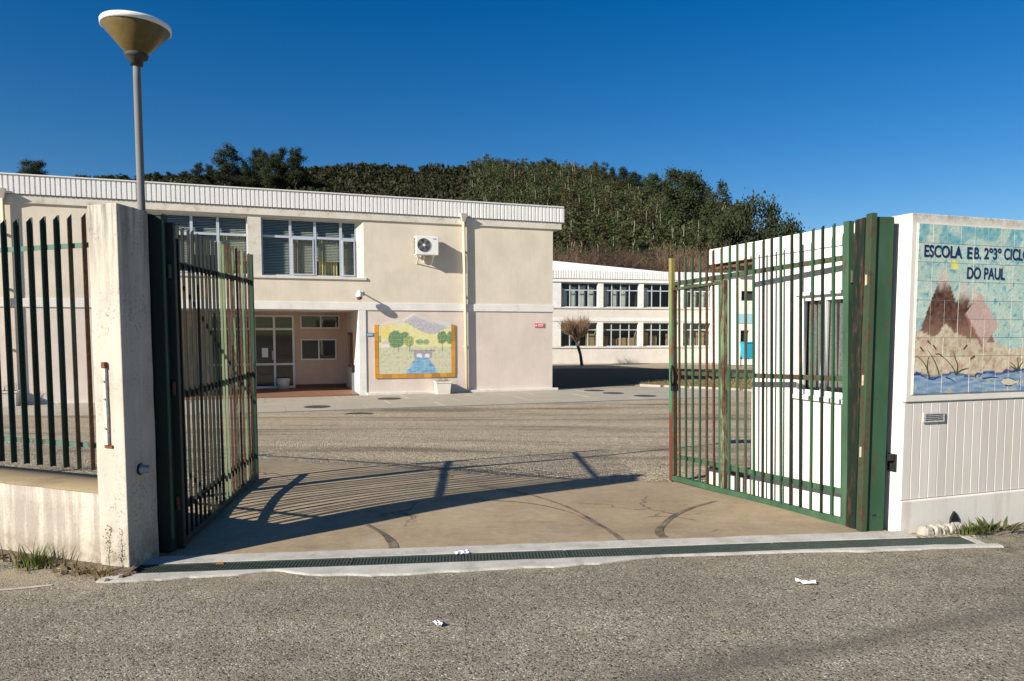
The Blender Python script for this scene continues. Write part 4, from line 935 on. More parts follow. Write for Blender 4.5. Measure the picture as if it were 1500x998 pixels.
bt = MB().box(-.148, .148, -.016, .018, -.073, .073).build('border_tile', M_border, ms, loc=(.16, 0, .043))
for k in range(1, 10): copy_part(bt, ms, (.16 + .303 * k, 0, .043))
for x in (.075, 2.975):
    for k in range(6): copy_part(bt, ms, (x, 0, .118 + .152 + .304 * k - .0), (0, R(90), 0))

def small_sign(name, s0, s1, z0, z1, m, label, lines):
    g = empty(name, fl(s0, -.012, z0), TH, label, 'sign'); MB().box(0, s1 - s0, -.008, .010, 0, z1 - z0).build('plate', m, g)
    b = MB()
    for (a0, a1, c0, c1) in lines: b.box(a0, a1, -.0105, -.0085, c0, c1)
    b.build('printed_lines', M_signwhite, g); return g
small_sign('wall_sign', 6.37, 6.78, 1.74, 1.90, M_red, 'small red sign on the plain wall near the building corner', [(.03, .09, .05, .11), (.13, .36, .095, .12), (.13, .33, .045, .065)])
small_sign('wall_sign', -.20, .085, 1.40, 1.53, M_teal, 'small teal sign at the left edge of the tile mural', [(.03, .25, .075, .095), (.03, .22, .035, .05)])
def planter(s_, label, k):
    g = empty('planter', fl(s_, -.36, zg(*fl(s_, -.36, 0)[:2])), TH + R(k), label, 'planter')
    b = MB(); b.hexa([(-.25, -.22, 0), (.25, -.22, 0), (.25, .22, 0), (-.25, .22, 0), (-.29, -.26, .44), (.29, -.26, .44), (.29, .26, .44), (-.29, .26, .44)]); bevel(b.build('pot', M_pot, g), .02)
    bevel(MB().box(-.31, .31, -.28, .28, .43, .49).build('rim', M_pot, g), .012)
    MB().box(-.25, .25, -.22, .22, .47, .495).build('earth', M_soil, g)
    b = MB()
    for q in range(16):
        a = Vector((random.uniform(-.2, .2), random.uniform(-.18, .18), .49)); d = Vector((random.gauss(0, .35), random.gauss(0, .35), 1)) * random.uniform(.15, .38); b.tube(a, a + d, .006, .002, 4, False)
    b.build('dry_stems', M_twig, g); return g
planter(2.56, 'square concrete planter with dry stems under the tile mural', -4); planter(-11.35, 'square concrete planter with dry stems seen through the left fence', 3)
nb_ = empty('notice_cabinet', fl(-.475, 2.2, .55), TH, 'wooden glass-fronted notice cabinet on the entrance side wall', 'notice cabinet')
bevel(MB().box(-.09, .0, -.45, .45, -.35, 1.0).build('case', M_wood, nb_), .008); MB().box(-.095, -.091, -.37, .37, -.25, .9).build('pin_board', M_tan, nb_); MB().quad((-.098, -.37, -.25), (-.098, .37, -.25), (-.098, .37, .9), (-.098, -.37, .9)).build('pane', M_glass, nb_)
ip = empty('card_reader_post', fl(-.66, .25, -.70), TH, 'slim steel post with a dark card reader head beside the entrance column', 'post')
MB().box(-.045, .045, -.03, .03, 0, .78).build('stand', M_steel, ip); bevel(MB().box(-.06, .06, -.06, .05, .78, 1.06).build('reader', M_black, ip), .01)

# ------------------------------------------------------------------ pavement of concrete slabs in front of the school
pv = empty('pavement', fl(0, -2.3, -.76), TH); struct(pv)
zp = lambda s_, off: zg(*fl(s_, off, 0)[:2]) 
slab = None
MB().box(-24, 14, -2.5, 2.2, -.12, -.012).build('bedding', M_soil, pv)
for row, (y0, y1) in enumerate(((-2.5, -1.22), (-1.20, .35), (.37, 2.19))):
    x = -22 + row * .9
    while x < 13:
        w_ = 2.35; 
        zz = .018
        o = MB().box(.006, w_ - .006, y0, y1, -.06, zz).build('slab', M_slab, pv, loc=(x, 0, random.uniform(-.004, .004))); bevel(o, .008, 1); x += w_
ch = empty('drain_channel', fl(0, -4.92, -.76), TH, 'narrow grated drain channel along the edge of the slab pavement', 'drain')
MB().box(-20, 12, -.09, .09, -.1, -.012).build('channel_bed', M_trench, ch)
for sy in (-1, 1): MB().box(-20, 12, sy * .10 - .018, sy * .10 + .018, -.1, .012).build('edge_bar', M_steel, ch)
b = MB()
for k in range(400): b.box(-20 + k * .08, -20 + k * .08 + .03, -.082, .082, -.012, .006)
tag(b.build('slats', M_grate, ch), kind='stuff')
mhl = ['round iron manhole cover nearest the building shadow, right of the school corner', 'iron manhole cover in the middle of the three on the right', 'iron manhole cover rightmost of the three near the grass patch',
       'iron manhole cover on the slabs before the entrance doors', 'iron manhole cover on the slabs below the left edge of the mural', 'iron manhole cover in the gravel just below the drain channel']
for i, (x, y) in enumerate([(3.23, 28.98), (3.81, 27.69), (4.80, 26.5), (-6.0, 22.6), (-4.25, 25.4), (-4.33, 20.75)]):
    z = zg(x, y) + (.006 if i in (5,) else .024); g = empty('manhole_cover', (x, y, z), .3 * i, mhl[i], 'manhole cover', 'manhole covers in the yard')
    MB().lathe([(.0, .004), (.33, .004), (.34, .002), (.34, -.03)], 24).build('lid', M_iron, g); MB().lathe([(.345, -.03), (.345, .006), (.40, .006), (.40, -.03)], 24).build('ring', M_iron, g)

# ------------------------------------------------------------------ grass patch beyond the yard, right
gp = [(5.45, 31.6), (10.0, 28.4), (35, 25), (37, 35), (14.6, 35.4), (6.2, 34.8)]
def inpoly(x, y):
    c = False
    for i in range(len(gp)):
        a, b_ = gp[i], gp[i - 1]
        if (a[1] > y) != (b_[1] > y) and x < (b_[0] - a[0]) * (y - a[1]) / (b_[1] - a[1]) + a[0]: c = not c
    return c
b = MB().prism(gp, -1.0, -.68); struct(b.build('grass_patch', M_grass))
b = MB()
for k in range(5200):
    x = random.uniform(5, 26); y = random.uniform(26, 35.3)
    if not inpoly(x, y): continue
    a = random.random() * 6.28; h = random.uniform(.04, .12); w_ = .02; b.poly([(x - w_ * math.cos(a), y - w_ * math.sin(a), -.68), (x + w_ * math.cos(a), y + w_ * math.sin(a), -.68), (x + random.gauss(0, .04), y + random.gauss(0, .04), -.68 + h)])
tag(b.build('grass', M_dry), 'short dry grass on the patch beyond the right gate leaf', 'grass', kind='stuff')
kb = empty('grass_kerb', (5.45, 31.6, -.7), 0, 'low stone kerb edging the dry grass patch', 'kerb')
for i in range(3):
    a = Vector((*gp[i], 0)); c_ = Vector((*gp[i + 1], 0)); L = (c_ - a).length; n = int(L / 1.0)
    for k in range(n if i < 2 else 0):
        q = a.lerp(c_, (k + .5) / n); o = bevel(MB().box(-.485, .485, -.08, .06, -.15, .035).build('kerb_stone', M_slab, kb, loc=(q.x - 5.45, q.y - 31.6, random.uniform(-.01, .01))), .015); o.rotation_euler = (0, 0, math.atan2(c_.y - a.y, c_.x - a.x))

# guessed grass sheet beyond the school corner, coloured dark to deepen the building's shadow
lw = [(1.95, 30.6), (5.3, 31.8), (6.0, 35.2), (15, 35.9), (20, 36.4), (19, 44), (9, 47), (-2, 47), (-3.6, 46)]
b = MB().prism(lw, -1.1, -.745); struct(b.build('shadow_lawn', plain('shadow_lawn_green', (.03, .036, .014), .95, .4, 3, 0, .4)))
# ------------------------------------------------------------------ far school block
T2 = R(12); U2 = Vector((math.cos(T2), math.sin(T2), 0)); N2 = Vector((-math.sin(T2), math.cos(T2), 0)); O2 = Vector((8.47, 61.0, 0))
fb_ = empty('school_block', O2, T2, 'far two-storey school block with rows of windows beyond the shadowed yard', 'building')
FX0, FX1 = -26, 10.1
bays = [(-13.0, -9.9), (-8.8, -5.4), (-4.59, -1.47), (-1.0, 2.09), (2.51, 5.62), (6.06, 9.15)]
hol = [(a, c, z0, z1) for a, c in bays for z0, z1 in ((3.60, 5.58), (.38, 2.34))]
b = MB(); holed(b, 'y', FX0, FX1, -1.2, 5.65, hol, .25, 0); b.quad((FX1, 0, -1.2), (FX1, 11, -1.2), (FX1, 11, 5.65), (FX1, 0, 5.65)); b.build('wall', m_render('pale_render', (.64, .60, .54), (.45, .40, .32), .3, True, .05), fb_)
MB().box(FX0, FX1 + .05, -.04, .01, 2.45, 2.72).build('belt_course', M_band, fb_)
for i in range(len(bays) - 1):
    for z0, z1 in ((3.60, 5.60), (.38, 2.36)): MB().box(bays[i][1] + .01, bays[i + 1][0] - .01, -.03, .02, z0, z1).build('window_pier', M_band, fb_)
MB().box(9.16, FX1, -.03, .02, .38, 5.6).build('window_pier', M_band, fb_)
for z in (3.55, .33): MB().box(FX0, FX1, -.08, .02, z - .06, z + .03).build('sill', M_cornice, fb_)
MB().box(FX0, FX1 + .3, -.12, .3, 5.63, 5.90).build('cornice', M_fascia, fb_)
ribbed(FX0, FX1 + .3, 5.905, 6.56, .22, -.18, .05).build('ribbed_fascia', M_fascia, fb_); MB().box(FX0, FX1 + .28, -.128, .3, 5.902, 6.56).build('fascia_core', M_darkplastic, fb_)
b = MB(); b.hexa([(FX0, -.15, 6.4), (FX1 + .3, -.15, 6.4), (FX1 + .3, 11, 6.4), (FX0, 11, 6.4), (FX0, 1.5, 9.0), (4.2, -.12, 6.57), (4.2, 11, 6.57), (FX0, 11, 9.0)]); b.build('roof', M_roof, fb_)
for a, c in bays[1:]:
    for z0, z1, up in ((3.60, 5.58, 1), (.38, 2.34, 0)):
        if True:
            m3 = [lerp(a, c, t) for t in (.25, .5, .75)]; o = MB(); X = [a] + m3 + [c]; tr_ = lerp(z0, z1, .70)
            o.box(a, c, .16, .22, z0, z0 + .06).box(a, c, .16, .22, z1 - .06, z1)
            for x in X: o.box(max(a, x - .035), min(c, x + .035), .155, .215, z0 + .06, z1 - .06)
            for i in range(4): o.box(X[i] + .05, X[i + 1] - .05, .16, .21, tr_ - .04, tr_ + .04)
            o = o.build('window', M_alu, fb_)
            for i in range(4):
                for za, zc in ((z0 + .06, tr_), (tr_, z1 - .06)): MB().quad((X[i], .19, za), (X[i + 1], .19, za), (X[i + 1], .19, zc), (X[i], .19, zc)).build('pane', M_glass_dark, o)
            r = MB(); r.quad((a, 3, z0), (c, 3, z0), (c, 3, z1), (a, 3, z1)).quad((a, .3, z0), (c, .3, z0), (c, 3, z0), (a, 3, z0)).quad((a, .3, z1), (a, 3, z1), (c, 3, z1), (c, .3, z1)).quad((a, .3, z0), (a, 3, z0), (a, 3, z1), (a, .3, z1)).quad((c, .3, z0), (c, .3, z1), (c, 3, z1), (c, 3, z0)); r.build('room', M_dark if up else M_room, o)
            if not up:
                for i in range(4):
                    if random.random() < .7: MB().box(X[i] + .05, X[i + 1] - .06, .7, .9, z0 + .05, z0 + random.uniform(.6, 1.25)).build('cupboard', M_tan, o)
            else:
                for i in range(4):
                    if random.random() < .6: MB().quad((X[i] + .12, .5, z0), (X[i + 1] - .15, .5, z0), (X[i + 1] - .15, .5, z1 - random.uniform(.2, .7)), (X[i] + .12, .5, z1 - .3)).build('blind', M_blind, o)
# white block with a teal band to the right of it
wb = empty('white_block', (17.6, 57.5, -1), R(8), 'white block with a teal band glimpsed through the right gate leaf', 'building')
hol = [(.2, 1.3, 5.0, 5.75), (1.5, 2.6, 5.0, 5.75), (3.2, 5.2, 5.0, 5.75), (.2, .9, 1.6, 2.7), (3.0, 5.0, .1, 3.0)]
b = MB(); holed(b, 'y', 0, 14, -.2, 6.9, hol, .2, 0); b.quad((0, 8, -.2), (0, 0, -.2), (0, 0, 6.9), (0, 8, 6.9)); b.build('wall', M_white, wb)
MB().box(-.3, 14, -.3, 8, 6.9, 7.25).build('roof', M_alu, wb); MB().box(-.02, 14, -.04, .01, 3.25, 4.0).build('teal_band', plain('teal_band_paint', (.30, .52, .58), .6), wb)
for h in hol: MB().quad((h[0], .21, h[2]), (h[1], .21, h[2]), (h[1], .21, h[3]), (h[0], .21, h[3])).build('pane', M_dark, wb)
rl = empty('railing', (15.5, 50, -.8), 0, 'thin dark railing in front of the white block', 'railing')
MB().box(0, 14, -.02, .02, 1.02, 1.07).build('top_rail', M_black, rl); MB().box(0, 14, -.02, .02, .1, .14).build('bottom_rail', M_black, rl)
for k in range(15): MB().box(k * .98, k * .98 + .05, -.025, .025, 0, 2.2 if k == 1 else 1.02).build('post', M_black, rl)
tb = empty('wheelie_bin', tuple(at(1095, 527, 44)), .2, 'turquoise plastic bin seen through the right gate leaf', 'bin')
bevel(MB().hexa([(-.26, -.3, .05), (.26, -.3, .05), (.26, .3, .05), (-.26, .3, .05), (-.32, -.36, .98), (.32, -.36, .98), (.32, .36, .98), (-.32, .36, .98)]).build('body', M_turq, tb), .03); bevel(MB().box(-.34, .34, -.4, .38, .985, 1.06).build('lid', M_turq, tb), .03)
for x in (-.24, .24): MB().tube((x - .03, .3, .1), (x + .03, .3, .1), .1, None, 14).build('wheel', M_black, tb)

# ------------------------------------------------------------------ small things on the ground
def paper(x, y, w_, d_, rz, label):
    b = MB(); nx, ny = 7, 5
    for j in range(ny):
        for i in range(nx):
            u_ = i / (nx - 1) - .5; v_ = j / (ny - 1) - .5; b.v.append((u_ * w_, v_ * d_, .012 + .022 * abs(noise.noise((u_ * 4 + x * 9, v_ * 4, y))) + .01 * u_ * u_))
    b.f = [(j * nx + i, j * nx + i + 1, (j + 1) * nx + i + 1, (j + 1) * nx + i) for j in range(ny - 1) for i in range(nx - 1)]
    o = b.build('paper_scrap', M_paper); o.location = (x, y, zg(x, y)); o.rotation_euler = (0, 0, rz); sl_ = o.modifiers.new('s', 'SOLIDIFY'); sl_.thickness = .0015; return tag(o, label, 'paper', 'paper scraps on the ground')
paper(-.364, 5.225, .10, .075, .3, 'crumpled white paper lying on the drain grating'); paper(-.406, 3.925, .032, .07, .5, 'tiny white paper scrap on the asphalt in the foreground'); paper(1.831, 4.499, .12, .055, -.25, 'folded white paper strip on the asphalt at the right')
def tuft(name, x, y, n, h, spread, m, label, lean=.5, broad=False, width=.006):
    b = MB()
    for k in range(n):
        a = random.random() * 6.28; r = abs(random.gauss(0, spread)); p0 = Vector((r * math.cos(a) * 1.6, r * math.sin(a) * .6, 0)); d = Vector((math.cos(a), math.sin(a), 0)); hh = h * random.uniform(.4, 1); w_ = width * random.uniform(.7, 1.3); side = Vector((-d.y, d.x, 0)); pr = None
        for q in range(5):
            t = q / 4; p_ = p0 + d * (lean * hh * t * t) + Vector((0, 0, hh * (t - .25 * t * t * lean))); ww = w_ * ((1 - t) if not broad else math.sin(math.pi * min(.98, t + .08)) * 1.0)
            cur = (p_ - side * ww, p_ + side * ww)
            if pr: b.quad(pr[0], pr[1], cur[1], cur[0])
            pr = cur
    g = empty(name, (x, y, zg(x, y)), 0, label, 'weed'); tag(b.build('blades', m, g), kind='stuff'); return g
tuft('weed', -3.36, 5.10, 130, .19, .10, M_weed, 'green grass tuft at the foot of the streaked low wall')
tuft('weed', -2.77, 4.86, 60, .10, .10, M_dry, 'dry straggly weeds at the foot of the left pillar')
w_ = empty('weed', (-2.735, 4.90, zg(-2.7, 4.9)), 0, 'thin tall dry weed stem against the left pillar', 'weed')
b = MB(); p0 = Vector((0, 0, 0))
for k in range(9):
    p1 = p0 + Vector((random.gauss(.002, .006), random.gauss(0, .004), .035)); b.tube(p0, p1, .0025, .002, 5, False); p0 = p1
    for q in range(2): d = Vector((random.choice((-1, 1)) * random.uniform(.012, .035), random.uniform(-.02, .01), random.uniform(.005, .03))); b.tube(p0, p0 + d, .0018, .001, 4, False)
b.build('stem', M_dry, w_)
b = MB()
for k in range(40):
    q = Vector((random.gauss(0, .02), random.gauss(0, .015), random.uniform(.08, .33))); s_ = .006; u_ = Vector((random.gauss(0, 1), random.gauss(0, 1), random.gauss(0, 1))).normalized(); v_ = u_.orthogonal(); b.quad(q - u_ * s_, q + v_ * s_ * .6, q + u_ * s_, q - v_ * s_ * .6)
b.build('leaves', M_weed, w_)
tuft('weed', 3.545, 5.62, 110, .12, .07, M_weed, 'bright green grass tuft at the foot of the sign wall')
tuft('weed', 3.74, 5.72, 60, .11, .08, M_leaf_mid, 'dark broad-leaved weed right of the grass tuft at the sign wall', .8, True, .014)
b = MB()
for k in range(160):
    s_ = random.uniform(.5, 1.5); q = C + U * s_ - N * random.uniform(.04, .18); r = random.uniform(.003, .014); a = random.random() * 6; z = zg(q.x, q.y)
    b.hexa([(q.x + r * k2 * math.cos(a + j * 1.57) * 1.3, q.y + r * k2 * math.sin(a + j * 1.57), z + zz) for zz, k2 in ((-.005, 1), (random.uniform(.003, .012), .6)) for j in range(4)])
tag(b.build('leaf_litter', M_soil), 'dark grit and litter along the foot of the sign wall', 'debris', kind='stuff')
rb = empty('rubble_kerb', tuple(C + U * .1 - N * .12), TH, 'broken whitewashed stones at the foot of the sign wall', 'stones')
xx = 0
for k in range(5):
    w_ = random.uniform(.07, .12); b = MB(); nx, nz_ = 10, 6
    for j in range(nz_ + 1):
        for i in range(nx):
            t = 2 * math.pi * i / nx; ph = math.pi * j / nz_ * .5; r = (1 + .18 * noise.noise((i * .9 + k * 7, j * .8, k))) ; e_ = lambda v, p: math.copysign(abs(v) ** p, v)
            b.v.append((w_ * .52 * r * e_(math.cos(t), .6) * math.cos(ph) ** .5 if ph < 1.57 else 0, .05 * r * e_(math.sin(t), .6) * math.cos(ph) ** .5, .065 * math.sin(ph) * r - .01))
    b.f = [(j * nx + i, j * nx + (i + 1) % nx, (j + 1) * nx + (i + 1) % nx, (j + 1) * nx + i) for j in range(nz_) for i in range(nx)]
    b.build('stone', M_stone, rb, loc=(xx + w_ / 2, 0, 0)); xx += w_ * .97
# little black outlet arch beside the rubble
ol = empty('drain_outlet', tuple(C + U * .53 - N * .045), TH, 'small dark pointed outlet hole in the sign wall foot', 'outlet')
b = MB(); pr_ = [(-.04, 0), (.045, 0), (.04, .07), (.0, .125), (-.035, .07)]
b.v = [(q[0], -.008, q[1]) for q in pr_] + [(q[0], .02, q[1]) for q in pr_]; b.f = [tuple(range(5)), *[(i, (i + 1) % 5, 5 + (i + 1) % 5, 5 + i) for i in range(5)]]
b.build('hole', M_black, ol)
sw = MB(); o = sw.box(-.02, .03, -.015, .015, 0, .008).build('leaf_scrap', plain('orange_leaf', (.45, .18, .04), .8)); o.location = (-2.05, 5.06, zg(-2.05, 5.06) + .008); o.rotation_euler = (.1, .1, .4); tag(o, 'small orange leaf on the left drain grating', 'leaf')

ORD = ['first', 'second', 'third', 'fourth', 'fifth', 'sixth', 'seventh', 'eighth', 'ninth', 'tenth', 'eleventh', 'twelfth', 'thirteenth', 'fourteenth', 'fifteenth', 'sixteenth', 'seventeenth', 'eighteenth', 'nineteenth', 'twentieth']
# ------------------------------------------------------------------ hill and woodland
RY = 320.
ridge_px = [(-900, 330), (-300, 285), (0, 276), (120, 268), (280, 262), (440, 255), (560, 251), (680, 254), (750, 258), (850, 266), (930, 290), (1000, 306), (1060, 328), (1120, 356), (1170, 386), (1250, 430), (1400, 475), (2500, 482)]
rx = [at(p_, q, RY).x for p_, q in ridge_px]; rz = [at(p_, q, RY).z for p_, q in ridge_px]
def zh(x, y):
    zr = float(np.interp(x, rx, rz)) + 2.2 * noise.noise((x * .02, y * .02, 2))
    t = (y - 86) / (RY - 86)
    if t <= 0: return -1.0
    if t <= 1: return lerp(-1.0, zr, t ** 1.08)
    return zr - (y - RY) * .25
hx = lin(-640, 640, 140); hy = lin(82, 520, 90)
o = sheet('hill', hx, hy, lambda x, y: zh(x, y) - .05, M_hill); struct(o)
b = MB().quad((-2500, -800, -1.6), (2500, -800, -1.6), (2500, 2500, -1.6), (-2500, 2500, -1.6)); struct(b.build('ground', plain('far_ground', (.14, .12, .07), .95, .3, .05)))

def crown_pts(lobes, n, size, up=.35):
    """leaf faces spread through the shells of uneven lobes"""
    V = np.zeros((n * 4, 3), np.float32); wts = np.array([l_[3] * l_[4] + .01 for l_ in lobes]); wts /= wts.sum()
    idx = rng.choice(len(lobes), n, p=wts); L_ = np.array(lobes)[idx]
    d = rng.normal(size=(n, 3)); d /= np.linalg.norm(d, axis=1)[:, None]; d[:, 2] = np.where(rng.random(n) < up, np.abs(d[:, 2]), d[:, 2])
    r = rng.random(n) ** .45 * (1 + .22 * rng.normal(size=n)); c = L_[:, :3] + d * r[:, None] * L_[:, [3, 3, 4]]
    a = rng.normal(size=(n, 3)); a /= np.linalg.norm(a, axis=1)[:, None]; b_ = np.cross(a, rng.normal(size=(n, 3))); b_ /= np.linalg.norm(b_, axis=1)[:, None] + 1e-6
    s_ = size * (.6 + .8 * rng.random(n))[:, None]
    V[0::4] = c - a * s_; V[1::4] = c + b_ * s_ * .55; V[2::4] = c + a * s_; V[3::4] = c - b_ * s_ * .55
    return V
def quads_obj(name, V, m, parent=None):
    n = len(V) // 4; me = bpy.data.meshes.new(name); me.vertices.add(len(V)); me.vertices.foreach_set('co', V.astype(np.float32).ravel())
    me.loops.add(len(V)); me.loops.foreach_set('vertex_index', np.arange(len(V), dtype=np.int32)); me.polygons.add(n); me.polygons.foreach_set('loop_start', np.arange(0, len(V), 4, dtype=np.int32)); me.polygons.foreach_set('loop_total', np.full(n, 4, np.int32))
    me.update(); me.validate(); me.materials.append(m); o = bpy.data.objects.new(name, me); col.objects.link(o); o.parent = parent; return o
def lobes_tall(h, w, k):      # eucalyptus: stacked uneven clumps
    return [(random.gauss(0, w * .28), random.gauss(0, w * .28), lerp(.28, .96, (i + random.random()) / k) * h, w * random.uniform(.22, .44) * (1.2 - .5 * i / k), h * random.uniform(.06, .12)) for i in range(k)]
def lobes_round(h, w, k): 
    L_ = []
    for i in range(k):
        a = random.random() * 6.28; t = random.random(); z = lerp(.30, .90, t); r = w * .5 * math.sqrt(max(.05, 1 - ((z - .55) / .45) ** 2)) * random.uniform(.3, .8)
        L_.append((r * math.cos(a), r * math.sin(a), z * h, w * random.uniform(.13, .22), h * random.uniform(.07, .13)))
    return L_
def limbs(h, w, r, k=6):
    b = MB(); p0 = Vector((0, 0, -.5)); n = 6; pts_ = [p0]
    for i in range(n): pts_.append(pts_[-1] + Vector((random.gauss(0, .02) * h, random.gauss(0, .02) * h, h * .8 / n)))
    for i in range(n): b.tube(pts_[i], pts_[i + 1], r * (1 - .8 * i / n), r * (1 - .8 * (i + 1) / n), 6, False)
    for i in range(k):
        q = pts_[2 + i % (n - 2)]; d = Vector((random.gauss(0, 1), random.gauss(0, 1), random.uniform(.4, 1.2))).normalized() * w * .45; b.tube(q, q + d, r * .35, r * .08, 5, False)
    return b
protos = {}
def make_tree(kind, name, label, group, x, y, z, h, wscale=1.):
    t = empty(name, (x, y, z), random.random() * 6.28, label, 'tree', group)
    key = (kind, random.randrange(3))
    if key not in protos:
        if kind == 'tall': cr = quads_obj('crown', crown_pts(lobes_tall(10, 3.0, 16), 4200, .13), M_leaf_mid, t); tk = limbs(10, 3, .16).build('trunk', M_palebark, t)
        elif kind == 'dark': cr = quads_obj('crown', crown_pts(lobes_tall(10, 4.4, 22), 8000, .14), M_leaf_dark, t); tk = limbs(10, 4, .18).build('trunk', M_bark, t)
        else: cr = quads_obj('crown', crown_pts(lobes_round(10, 8.5, 60), 13000, .15), M_leaf_dark, t); tk = limbs(10, 6, .25).build('trunk', M_bark, t)
        protos[key] = (cr, tk)
    else: cr = copy_part(protos[key][0], t); tk = copy_part(protos[key][1], t)
    k = h / 10; t.scale = (k * wscale, k * wscale, k); return t
def tree_to(px, py, Y, kind, label, group, ws=1., name='hill_tree'):
    q = at(px, py, Y); z = zh(q.x, Y); return make_tree(kind, name, label, group, q.x, Y, z - .2, (q.z - z) / .99, ws)
for i, (px, py, Y) in enumerate(((288, 238, 258), (308, 242, 264), (330, 214, 262), (346, 242, 268), (362, 236, 262), (378, 217, 266), (390, 222, 262), (399, 230, 258), (413, 219, 262), (431, 216, 260), (446, 248, 268))):
    tree_to(px, py, Y, 'dark', ORD[i] + ' tree from the left in the tall clump above the school roof', 'eucalyptus clump above the school roof', random.uniform(.8, 1.1))
for i, (px, py, Y) in enumerate(((686, 236, 312), (702, 238, 308), (720, 235, 312), (740, 232, 308), (758, 236, 304), (780, 237, 308), (797, 231, 300), (815, 238, 302), (835, 242, 300), (852, 243, 290), (872, 236, 285), (884, 238, 282), (900, 246, 280), (918, 246, 270), (934, 252, 265), (950, 258, 258), (962, 255, 250), (978, 264, 240), (1025, 270, 215))):
    tree_to(px, py, Y, random.choice(('tall', 'tall', 'dark')), ORD[i] + ' tree from the left along the wooded skyline above the building corner', 'skyline trees on the hill', random.uniform(.8, 1.15))
tree_to(994, 246, 190, 'dark', 'square-topped dark tree standing tall on the right skyline', None, 1.05); tree_to(1010, 249, 186, 'dark', 'dark tree close right of the square-topped skyline tree', None, .95)
tree_to(1050, 268, 160, 'tall', 'loose tree left of the rounded dark tree, with bare twigs above', None, .9)
tree_to(1104, 282, 100, 'round', 'big rounded dark evergreen above the right gate leaf', None, .62, 'round_tree'); tree_to(1138, 318, 97, 'round', 'lower rounded evergreen at the right end of the trees', None, .62, 'round_tree'); tree_to(1072, 305, 96, 'round', 'rounded evergreen left of the biggest rounded one', None, .55, 'round_tree')
tree_to(47, 233, 300, 'round', 'lone dark round tree above the left end of the roof', None, 1.15, 'round_tree')
for i, (px, py) in enumerate(((125, 258), (160, 256), (182, 255), (205, 253), (232, 252), (250, 252), (268, 250))): tree_to(px, py, 300, 'dark', ORD[i] + ' small dark tree from the left on the ridge behind the lamp post', 'small trees on the left ridge', 1.5)

# joined woodland and scrub that reads as one mass
VT, VU, VS, tr = [], [], [], MB()
def scatter(n, kind):
    out = []; tries = 0
    while len(out) < n and tries < n * 30:
        tries += 1
        y = 92 + 232 * random.random() ** .75; x = random.uniform(-.70 * y, .42 * y); px = 750 + 1080 * x / y
        scrub = px < 690 + 60 * noise.noise((y * .03, 0, 0))
        if scrub != (kind == 'scrub'): continue
        if px > 1110 - max(0, y - 100) * .22 or (px > 780 and y < 104) or (scrub and y < 150): continue
        out.append((x, y))
    return out
base_t = [crown_pts(lobes_tall(10, 3.8, 11), 330, .34) for _ in range(6)] + [crown_pts(lobes_round(10, 6, 18), 340, .34) for _ in range(2)]
base_s = [crown_pts([(random.gauss(0, .5), random.gauss(0, .5), random.uniform(.3, 1.), random.uniform(.4, .8), random.uniform(.3, .6)) for _ in range(6)], 75, .30) for _ in range(6)]
def put(V, x, y, z, k, kz):
    a = random.random() * 6.28; ca, sa = math.cos(a), math.sin(a); W_ = np.empty_like(V); W_[:, 0] = (V[:, 0] * ca - V[:, 1] * sa) * k + x; W_[:, 1] = (V[:, 0] * sa + V[:, 1] * ca) * k + y; W_[:, 2] = V[:, 2] * kz + z; return W_
for x, y in scatter(2300, 'tree'):
    h = random.uniform(.38, .85) * (1 if y > 140 else .8); (VT if random.random() < .62 else VU).append(put(random.choice(base_t), x, y, zh(x, y), h * random.uniform(.85, 1.2), h))
    if random.random() < .35: p_ = Vector((x, y, zh(x, y))); tr.tube(p_, p_ + Vector((random.gauss(0, .5), random.gauss(0, .3), h * random.uniform(8, 11.5))), .13, .05, 4, False)
for x, y in scatter(4200, 'scrub'): k = random.uniform(.9, 2.0); VS.append(put(random.choice(base_s), x, y, zh(x, y) - .2, k, k * random.uniform(.9, 1.5)))
wo = quads_obj('woodland', np.concatenate(VT), M_leaf_mid); tag(wo, 'dense green wood covering the hillside behind the far school block', 'wood', kind='stuff')
tag(quads_obj('olive_woodland', np.concatenate(VU), M_leaf_olive), 'olive brown trees mixed into the hillside wood', 'wood', kind='stuff')
tag(tr.build('woodland_trunks', M_palebark), 'thin pale trunks among the hillside wood', 'trunks', kind='stuff')
tag(quads_obj('scrub', np.concatenate(VS), M_leaf_scrub), 'dark low scrub covering the hill above the school roof', 'scrub', kind='stuff')

# bare deciduous trees and shrubs
def twig_mesh(h, w, n, lift=.5, r=.02, start=.25):
    b = MB(); tips = []
    def grow(p_, d, L_, rad, lev):
        q = p_ + d * L_; b.tube(p_, q, rad, rad * .6, 5 if lev < 2 else 3, False)
        if lev >= n: return
        for k in range(random.randint(3, 4) if lev < n - 1 else random.randint(3, 5)):
            e = (d + Vector((random.gauss(0, 1), random.gauss(0, 1), random.gauss(lift, .5))) * .55).normalized(); grow(p_.lerp(q, random.uniform(.55, 1)), e, L_ * random.uniform(.6, .85), rad * .55, lev + 1)
    grow(Vector((0, 0, -.3)), Vector((0, 0, 1)), h * start + .3, r, 0); return b
M_bare = plain('bare_twig', (.125, .085, .056), .95, .5, .35)
bt_ = []
for k in range(2): bt_.append(twig_mesh(8, 5, 5, .8, .13, .27).build('branches', M_bare))
bh = [max(v.co.z for v in o_.data.vertices) for o_ in bt_]
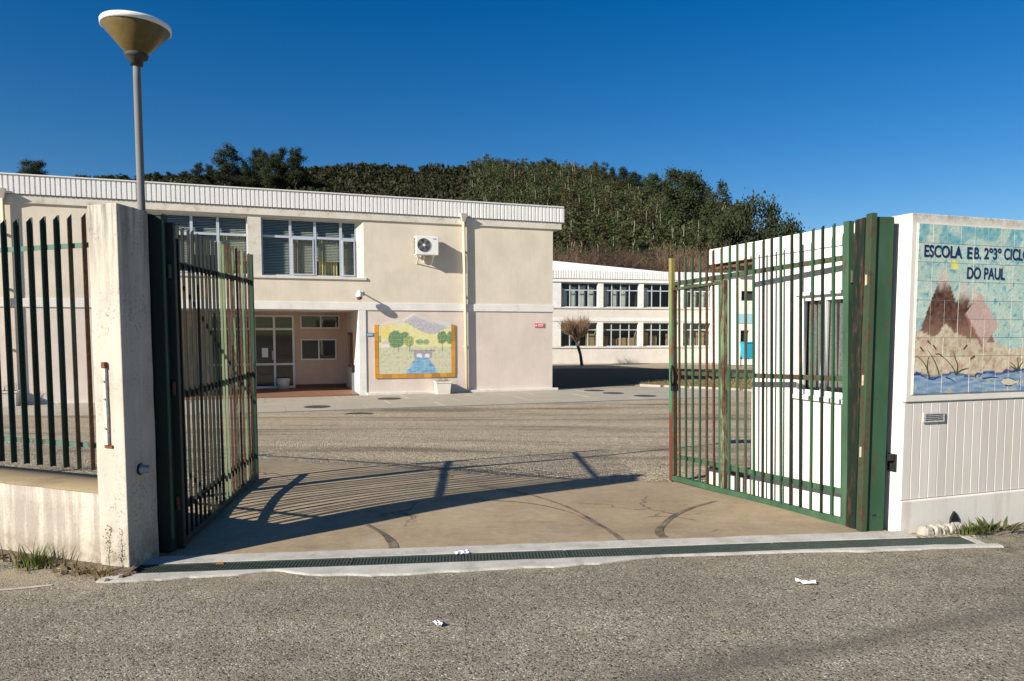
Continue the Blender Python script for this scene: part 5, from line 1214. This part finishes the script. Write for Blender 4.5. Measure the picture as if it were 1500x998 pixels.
for i, (px, py, Y) in enumerate(sorted(((824, 356, 78), (840, 352, 80), (858, 360, 77), (875, 350, 79), (893, 368, 77), (912, 376, 80), (935, 362, 82), (952, 354, 79), (972, 356, 83), (990, 350, 80), (1006, 362, 78), (1022, 356, 82), (1038, 364, 84), (1060, 376, 80), (866, 358, 86), (945, 350, 88), (1000, 354, 87), (925, 366, 86)))):
    q = at(px, py, Y); z = zh(q.x, Y); t = empty('bare_tree', (q.x, Y, z), random.random() * 6, ORD[i] + ' leafless brown tree from the left behind the far school block', 'tree', 'leafless trees behind the far school block'); k = (q.z - z) / bh[i % 2]; t.scale = (k * 1.15, k * 1.15, k)
    if i < 2: bt_[i].parent = t
    else: copy_part(bt_[i % 2], t)
# pollarded tree beyond the school corner
q = at(853, 536, 56); pt = empty('pollarded_tree', (q.x, 56, zg(q.x, 56)), 0, 'small pollarded tree with a bare rounded crown beyond the school corner', 'tree')
b = MB(); S = Vector((-.0, 0, 0)); K = Vector((-.42, 0, 1.75)); b.tube(S - Vector((0, 0, .2)), S.lerp(K, .5) + Vector((.06, 0, 0)), .13, .11, 8, False); b.tube(S.lerp(K, .5) + Vector((.06, 0, 0)), K, .11, .12, 8, False)
kn = []
for k in range(9):
    a = k * 2.4 + random.gauss(0, .5); d = Vector((math.cos(a) * random.uniform(.6, 1.4), math.sin(a) * 1.1, random.uniform(.7, 2.0))).normalized() * random.uniform(.6, 1.1); b.tube(K, K + d, .085, .05, 6, False); kn.append(K + d)
b.build('trunk', M_bark, pt)
b = MB()
for k in range(1500):
    a = random.choice(kn) + Vector((random.gauss(0, .12), random.gauss(0, .12), random.gauss(0, .1))); d = (a - K + Vector((random.gauss(0, .5), random.gauss(0, .5), .65 + random.gauss(0, .45)))).normalized(); L_ = random.uniform(.4, 1.15); mid = a + d * L_ * .5 + Vector((random.gauss(0, .05),) * 3); b.tube(a, mid, .014, .011, 3, False); b.tube(mid, a + d * L_ + Vector((0, 0, .1)), .011, .005, 3, False)
tag(b.build('twigs', M_twig, pt), kind='stuff')
